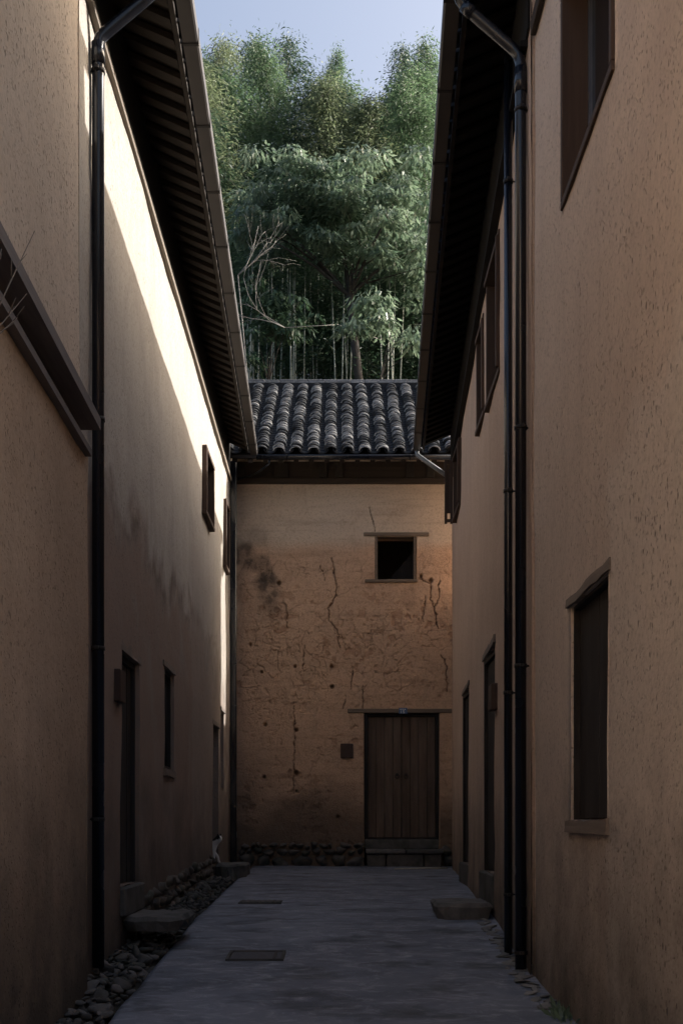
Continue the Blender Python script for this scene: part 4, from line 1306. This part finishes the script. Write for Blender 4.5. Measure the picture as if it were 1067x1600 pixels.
for (tip, r_) in (((-1.175, 4.42, CZ + 2.27), .0038), ((-1.285, 4.36, CZ + 2.17), .0036), ((-1.20, 4.40, CZ + 2.02), .003), ((-1.23, 4.38, CZ + 1.92), .003)):
    tp = Vector(tip); md_ = crown_ + (tp - crown_) * .5 + Vector((-.012, .0, -.02))
    tw.tube([crown_, md_, tp], [r_, r_ * .8, r_ * .35], 5)
    for k in range(2):
        a = md_ + (tp - md_) * rnd.uniform(.2, .8)
        tw.tube([a, a + Vector((rnd.uniform(-.03, .05), rnd.uniform(-.02, .03), rnd.uniform(.03, .08)))], [r_ * .5, r_ * .25], 4)
two = tw.build('bare_shrub', M_TWIG)
tag(two, 'thin leafless shrub whose twigs reach across the dark timber ledge', 'shrub')

# small weed at the foot of the brown wall
def leaf_mesh(name, C, D, S, L, W, mat):
    """one four-cornered blade per row: C base, D direction, S side"""
    n = len(C)
    L = np.asarray(L).reshape(-1, 1); W = np.asarray(W).reshape(-1, 1)
    nrm = np.cross(D, S)
    a = C; b = C + D * L * .45 + S * W * .5 + nrm * L * .05; c = C + D * L; d = C + D * L * .45 - S * W * .5 + nrm * L * .05
    V = np.stack([a, b, c, d], 1).reshape(-1, 3)
    Fq = np.arange(n * 4).reshape(-1, 4)
    me = np_mesh(name, V, Fq)
    me.materials.append(mat)
    return me
def unit(v): return v / np.maximum(np.linalg.norm(v, axis=1, keepdims=True), 1e-6)
n = 60
C = np.stack([1.15 + rng.normal(0, .03, n), 6.0 + rng.normal(0, .12, n), np.full(n, gz(6.0)) + .0], 1)
D = unit(np.stack([rng.normal(-.2, .6, n), rng.normal(0, .6, n), np.full(n, .8)], 1))
S = unit(np.cross(D, rng.normal(0, 1, (n, 3))))
wd = link('weed_clump', leaf_mesh('weed_clump', C, D, S, rng.uniform(.03, .09, n), rng.uniform(.012, .03, n), M_BROAD))
tag(wd, 'small green weeds sprouting at the mouldy foot of the brown wall', 'weeds', kind='stuff')

# ================================================================== the cat in the far doorway
cat = empty('cat', (xL2(15.0) - .05, 14.95, CZ - .535), 'white cat with black head patches peering out of the far doorway', 'cat')
bm = bmesh.new()
sk = []
def sv(x, y, z, r):
    v = bm.verts.new((x, y, z)); sk.append(r); return v
cx0, cy0, cz0 = xL2(15.0) - .02, 14.95, CZ - .535
J = lambda x, y, z, r: sv(cx0 + x * 1.08, cy0 + y * 1.08, cz0 + z * 1.08, r * 1.08)
rump = J(-.30, .05, .205, .062); mid = J(-.17, .02, .205, .066); sh_ = J(-.03, -.01, .215, .058); nk = J(.02, -.03, .262, .040); hd = J(.062, -.055, .297, .046); mz = J(.098, -.085, .284, .022)
for a, b in ((rump, mid), (mid, sh_), (sh_, nk), (nk, hd), (hd, mz)): bm.edges.new((a, b))
def chain(start, pts):
    p = start
    for q in pts:
        v = J(*q); bm.edges.new((p, v)); p = v
chain(sh_, [(-.005, -.045, .15, .027), (.0, -.05, .075, .017), (.004, -.05, .02, .015), (.028, -.06, .012, .014)])
chain(sh_, [(-.02, .035, .15, .027), (.04, .03, .08, .017), (.05, .03, .02, .015), (.072, .02, .012, .014)])
chain(rump, [(-.29, .0, .14, .038), (-.335, -.01, .085, .02), (-.315, -.01, .02, .015), (-.29, -.015, .012, .015)])
chain(rump, [(-.27, .09, .14, .038), (-.31, .1, .085, .02), (-.29, .1, .02, .015), (-.265, .095, .012, .015)])
chain(rump, [(-.38, .06, .24, .018), (-.45, .07, .30, .014), (-.48, .07, .38, .012)])
chain(hd, [(.052, -.085, .338, .013), (.050, -.092, .362, .004)])
chain(hd, [(.075, -.022, .338, .013), (.078, -.014, .362, .004)])
me = bpy.data.meshes.new('cat_body'); bm.to_mesh(me); bm.free()
tmp = bpy.data.objects.new('cat_tmp', me); col.objects.link(tmp)
md = tmp.modifiers.new('skin', 'SKIN')
for i, r in enumerate(sk):
    me.skin_vertices[0].data[i].radius = (r, r)
me.skin_vertices[0].data[0].use_root = True
tmp.modifiers.new('sub', 'SUBSURF').levels = 2
tmp.modifiers['sub'].render_levels = 2
dg = bpy.context.evaluated_depsgraph_get()
cme = bpy.data.meshes.new_from_object(tmp.evaluated_get(dg))
bpy.data.objects.remove(tmp)
cme.name = 'body'
co = np.empty(len(cme.vertices) * 3, np.float32); cme.vertices.foreach_get('co', co); co = (co.reshape(-1, 3) - (cx0, cy0, cz0)) / 1.08
hc = np.array((.062, -.055, .297))
rel = co - hc
fwd = np.array((.77, -.64, 0)); side_ = np.array((.64, .77, 0))
f1 = rel @ fwd; s1 = np.abs(rel @ side_)
black = ((rel[:, 2] > -.006 + .25 * f1) & (s1 > .010 + .15 * np.clip(f1, 0, 1)) & (np.linalg.norm(rel, axis=1) < .095)) | ((rel[:, 2] > .022) & (f1 < .02) & (np.linalg.norm(rel, axis=1) < .095))
black |= (np.hypot(co[:, 0] + .2, co[:, 2] - .25) < .055) | (co[:, 0] < -.33)
at = cme.attributes.new('patch', 'FLOAT', 'POINT'); at.data.foreach_set('value', black.astype(np.float32))
for p in cme.polygons: p.use_smooth = True
t = NT('cat_fur')
t.base(t.mix(t.attr('patch'), (.72, .70, .68), (.025, .022, .02))); t.rough(.9)
t.bump(t.noise(t.pos((1, 1, 1)), 160, 3), .003, .6)
cme.materials.clear(); cme.materials.append(t.m)
link('body', cme, None, cat)
for s in (-1, 1):
    e = hc + fwd * .040 + side_ * s * .019 + np.array((0, 0, .006))
    e = np.array((cx0, cy0, cz0)) + e * 1.08
    bm = bmesh.new(); bmesh.ops.create_icosphere(bm, subdivisions=1, radius=.0075)
    me = bpy.data.meshes.new('eye'); bm.to_mesh(me); bm.free()
    link('eye', me, simple('cat_eye', (.12, .14, .03), .2) if s < 0 else bpy.data.materials['cat_eye'], cat, loc=tuple(e))

# ================================================================== trees on the hill
def hz1(x, y): return float(hill_z(np.array([x]), np.array([y]))[0])

def bamboo_meshes(seed, H, leaf_mat, nleaf, lean, spread, plume=1.0):
    r = np.random.default_rng(seed)
    n = 14
    tt = np.linspace(0, 1, n)
    dirx, diry = math.cos(seed * 1.7), math.sin(seed * 1.7)
    def axis(t):
        b = lean * H * t ** 3.2
        return np.stack([b * dirx, b * diry, H * (t - .10 * lean * 2 * t ** 5)], -1)
    cm = MB()
    pts = axis(tt)
    cm.tube([tuple(p) for p in pts], [.045 * (1 - .9 * v) + .004 for v in tt], 7)
    # branches
    nb = 120
    tb = .40 + .60 * r.random(nb) ** .8
    A = axis(tb)
    th = r.uniform(0, 2 * math.pi, nb)
    bl = spread * (.35 + .9 * np.sin(np.clip((tb - .25) / .75, 0, 1) * math.pi) ** .7) * r.uniform(.6, 1.25, nb)
    C, D, S = [], [], []
    per = nleaf // nb
    for k in range(nb):
        u = r.random(per) ** .65
        rise = .55 * u - 1.05 * u ** 2
        dx, dy = math.cos(th[k]), math.sin(th[k])
        base = A[k] + np.stack([dx * bl[k] * u, dy * bl[k] * u, rise * bl[k] * plume], -1)
        base += r.normal(0, .06 + .11 * u[:, None], (per, 3)) * spread
        d = np.stack([dx + r.normal(0, .8, per), dy + r.normal(0, .8, per), -.55 + r.normal(0, .45, per)], -1)
        C.append(base); D.append(unit(d))
        if k % 3 == 0:
            e = A[k] + np.array((dx * bl[k], dy * bl[k], -.5 * bl[k] * plume)); mmid = A[k] + np.array((dx * bl[k] * .5, dy * bl[k] * .5, .05 * bl[k]))
            cm.tube([tuple(A[k]), tuple(mmid), tuple(e)], [.010, .007, .003], 3, False)
    C = np.vstack(C); D = np.vstack(D)
    S = unit(np.cross(D, r.normal(0, 1, D.shape)))
    lm = leaf_mesh('crown', C, D, S, r.uniform(.10, .21, len(C)), r.uniform(.022, .040, len(C)), leaf_mat)
    cme_ = cm.mesh('culm'); cme_.materials.append(M_CULM)
    return cme_, lm
KINDS = {}
KLEAN = {'g1': .10, 'g2': .16, 'y1': .13, 'y2': .08, 'd1': .09, 'd2': .15}
for key, mat, n_, lean, spread in (('g1', M_BAMG, 17000, .10, 1.5), ('g2', M_BAMG, 16000, .16, 1.35), ('y1', M_BAMY, 17000, .13, 1.45), ('y2', M_BAMY, 14000, .08, 1.3), ('d1', M_BAMD, 18000, .09, 1.6), ('d2', M_BAMD, 15000, .15, 1.4)):
    KINDS[key] = bamboo_meshes(sum(map(ord, key)), 12.0, mat, n_, lean, spread)
LBL = {'g': 'green leafy bamboo', 'y': 'pale olive bamboo', 'd': 'dark green bamboo'}
def bamboo(px, ytop, Y, key, rot, sxy=1.0, note='', group='bamboo on the hillside'):
    sd = sum(map(ord, key)) * 1.7 + rot
    off = KLEAN[key] * 12.0 * .62 * sxy
    x = (px - 533.5) * Y / F - off * math.cos(sd)
    z0 = hz1(x, Y) - .1
    top = zp(ytop, Y)
    s = (top - z0) / 12.0
    o = empty('bamboo_tree', (x, Y, z0), f"{LBL[key[0]]} {note}".strip(), 'bamboo', group)
    o.rotation_euler = (0, 0, rot); o.scale = (sxy, sxy, s)
    for nm, me in zip(('culm', 'crown'), KINDS[key]):
        c = bpy.data.objects.new(nm, me); col.objects.link(c); c.parent = o
    return o
# plumes that stand out against the sky
SP = [(332, 30, 37, 'y1', .4, .75, 'with the tall plume rising beside the left gutter'),
      (318, 110, 34, 'y2', 2.0, 1.0, 'drooping close behind the left gutter'),
      (402, 50, 39, 'd1', 1.0, .8, 'with a broad rounded top against the sky'),
      (446, 60, 41, 'd1', 4.2, .8, 'with a full crown next to the broad rounded one'),
      (425, 80, 37, 'g1', 3.1, .8, 'standing in front of the rounded dark crown'),
      (520, 36, 40, 'g2', 5.0, .42, 'with the sparse highest tip in the middle of the sky gap'),
      (530, 112, 38, 'y1', 2.2, .85, 'with a drooping straw-coloured crown below the sky gap'),
      (505, 135, 36, 'y2', 3.7, .9, 'filling the middle of the grove below the highest tip'),
      (640, 72, 40, 'd2', .3, .62, 'with an open tip against the sky by the right gutter'),
      (676, 66, 38, 'g1', 2.9, .62, 'rising just behind the right gutter'),
      (612, 170, 37, 'd2', 5.6, .8, 'below the dip in the skyline'),
      (655, 160, 35, 'g2', 1.6, .9, 'with a bushy crown halfway up by the right gutter'),
      (570, 150, 36, 'y2', 4.5, .95, 'with thin yellowed leaves under the skyline dip'),
      (365, 92, 36, 'g2', .9, .95, 'closing the gap between the left plume and the rounded crown'),
      (478, 108, 37, 'd2', 2.6, .95, 'closing the gap between the rounded crown and the highest tip'),
      (545, 95, 39, 'g1', 1.3, .8, 'on the slope below the highest tip'),
      (598, 138, 38, 'g2', 3.3, .9, 'at the bottom of the skyline dip'),
      (630, 112, 37, 'g1', 5.1, .9, 'shouldering the open tip by the right gutter')]
for a in SP: bamboo(*a)
rb_ = random.Random(77)
FILL = 'one of the crowded culms filling the grove behind the tiled roof'
for k in range(34):
    px = 300 + (k * 61.8) % 410 + rb_.uniform(-6, 6)
    Y = rb_.uniform(29, 43)
    yt = rb_.uniform(140, 300) if Y > 33 else rb_.uniform(270, 390)
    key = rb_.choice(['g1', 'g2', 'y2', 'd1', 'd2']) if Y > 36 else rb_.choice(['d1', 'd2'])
    bamboo(px, yt, Y, key, rb_.uniform(0, 6.28), rb_.uniform(.8, 1.1), FILL, 'bamboo filling the grove')
# bare pale culms in the dark lower part of the grove
cul_m = MB().tube([(0, 0, 0), (.05, .02, 2.0), (.04, .03, 4.2), (.10, .0, 6.4)], [.026, .024, .018, .004], 7).mesh('culm')
cul_m.materials.append(simple('pale_culm', (.38, .40, .32), .55, 0, .4, .35, 1.5))
for k in range(44):
    px = 372 + (k * 38.2) % 300 + rb_.uniform(-4, 4)
    near_ = k % 2 == 0
    Y = rb_.uniform(27.6, 28.6) if near_ else rb_.uniform(28.8, 31.0)
    x = (px - 533.5) * Y / F
    zb_ = hz1(x, Y) - .1
    o = link('bamboo_culm', cul_m, None, None, loc=(x, Y, zb_), rot=(rb_.uniform(-.03, .03), rb_.uniform(-.05, .05), rb_.uniform(0, 6)), scale=(rb_.uniform(.6, 1.2),) * 2 + ((zp(rb_.uniform(370, 425) if near_ else rb_.uniform(330, 440), Y) - zb_) / 6.4,))
    tag(o, 'slender pale leafless culm standing in the dark foot of the grove', 'bamboo', 'pale culms above the tiled roof')

def broad_tree(name, base, clumps, label, seed, trunk_r=.12, leaves_per=85, lsize=(.15, .26), limbs=13, cat='tree', group=None, mat=M_BROAD):
    r = np.random.default_rng(seed); rn = random.Random(seed)
    t = empty(name, tuple(base), label, cat, group)
    bp = Vector(base)
    cs = np.array([c[:3] for c in clumps]); cr = np.array([c[3] for c in clumps])
    mean = Vector(cs.mean(0))
    tm = MB()
    fork = bp + (mean - bp) * .8
    tm.tube([bp - Vector((0, 0, .2)), bp + (fork - bp) * .5 + Vector((.1, .05, 0)), fork], [trunk_r, trunk_r * .8, trunk_r * .6], 9)
    order = list(range(len(cs))); rn.shuffle(order)
    for i in order[:limbs]:
        e = Vector(cs[i]); md_ = fork + (e - fork) * .5 + Vector((rn.uniform(-.5, .5), rn.uniform(-.5, .5), rn.uniform(-.1, .7)))
        tm.tube([fork, fork + (md_ - fork) * .5 + Vector((0, 0, .1)), md_, e], [trunk_r * .34, trunk_r * .24, trunk_r * .14, .006], 5, False)
    tm.build('trunk', M_BARK, t)
    C, D, S = [], [], []
    for c, rad in zip(cs, cr):
        k = int(leaves_per * (rad / .45) ** 2)
        d = unit(r.normal(0, 1, (k, 3)))
        d[:, 2] = np.abs(d[:, 2]) * .9 - .25
        p = c + d * rad * r.uniform(.45, 1.0, (k, 1)) * np.array((1, 1, .75))
        dd = unit(np.stack([d[:, 0] * .8 + r.normal(0, .35, k), d[:, 1] * .8 + r.normal(0, .35, k), -.75 + r.normal(0, .3, k)], -1))
        nn = unit(d * .6 + np.array((0, 0, .7)) + r.normal(0, .3, (k, 3)))
        C.append(p); D.append(dd); S.append(unit(np.cross(dd, nn)))
    C = np.vstack(C); D = np.vstack(D); S = np.vstack(S)
    link('crown', leaf_mesh('crown', C, D, S, r.uniform(*lsize, len(C)), r.uniform(.05, .085, len(C)), mat), None, t)
    return t
def clump_px(spec, Y, seed, n):
    """clumps spread through an ellipsoid given by its centre, at depth Y"""
    rn = random.Random(seed); out = []
    tot = sum(s[2] * s[3] for s in spec)
    for (cx, cy, rx, ry, dp) in spec:
        c = Vector(((cx - 533.5) * Y / F, Y, zp(cy, Y)))
        m = max(3, int(n * rx * ry / tot))
        for _ in range(m):
            d = Vector((rn.gauss(0, 1), rn.gauss(0, 1), rn.gauss(0, 1))).normalized() * rn.uniform(.45, 1.0)
            out.append((c.x + d.x * rx * Y / F, Y + d.y * dp, c.z + d.z * ry * Y / F, rn.uniform(.26, .5)))
    return out
Yt = 27.5
spec = [(455, 290, 85, 60, 1.4), (560, 300, 90, 65, 1.5), (640, 330, 55, 75, 1.3), (500, 360, 110, 55, 1.5), (420, 350, 50, 60, 1.1), (600, 390, 70, 45, 1.2), (650, 430, 25, 40, .7)]
xb_ = (590 - 533.5) * Yt / F
broad_tree('broadleaf_tree', (xb_, Yt + .3, hz1(xb_, Yt) - .1), clump_px(spec, Yt, 5, 170), 'large glossy-leaved broadleaf tree spreading in front of the bamboo grove', 21, .15, 80)
Yt = 25.6
spec = [(575, 470, 24, 20, .5), (600, 505, 20, 16, .5), (556, 515, 22, 12, .4), (640, 535, 12, 16, .4)]
xb_ = (600 - 533.5) * Yt / F
broad_tree('broadleaf_sapling', (xb_, Yt, hz1(xb_, Yt) - .1), clump_px(spec, Yt, 8, 16), 'slim broadleaf sapling with drooping sprays just above the roof ridge', 22, .04, 60, limbs=4)
Yt = 26.5
spec = [(400, 470, 40, 40, .8), (450, 500, 50, 40, .9), (390, 545, 30, 30, .6)]
xb_ = (410 - 533.5) * Yt / F
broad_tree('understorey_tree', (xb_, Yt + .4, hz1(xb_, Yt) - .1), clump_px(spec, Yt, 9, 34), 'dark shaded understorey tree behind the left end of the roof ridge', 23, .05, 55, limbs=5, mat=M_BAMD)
# dead pale branches
for (px, py, d, L, Yd, lab, sd) in ((445, 512, (-1, 0, .25), 1.35, 25.0, 'pale dead bough of the broadleaf tree reaching out over the roof ridge', 4), (372, 430, (.7, 0, .6), 1.1, 25.2, 'pale dead twiggy shrub close behind the left gutter', 9)):
    m = MB(); rn = random.Random(sd)
    p0 = Vector(((px - 533.5) * Yd / F, Yd, zp(py, Yd)))
    gnd = Vector((p0.x + .5, Yd + .6, hz1(p0.x + .5, Yd + .6) - .1))
    if sd == 4:      # a dead bough of the big broadleaf tree
        gnd = Vector(((590 - 533.5) * 27.5 / F, 27.7, p0.z + .9))
    m.tube([gnd, gnd + (p0 - gnd) * .5 + Vector((.1, 0, .2)), p0], [.007, .007, .009], 6)
    for k in range(3):
        dd = Vector(d) + Vector((rn.uniform(-.2, .2), rn.uniform(-.3, .3), rn.uniform(-.35, .45)))
        twig_tree(m, p0, dd, L * rn.uniform(.7, 1.1), .010, 2, rn, .55, (2, 3))
    tag(m.build('dead_branch', M_DEAD), lab, 'dead branch')
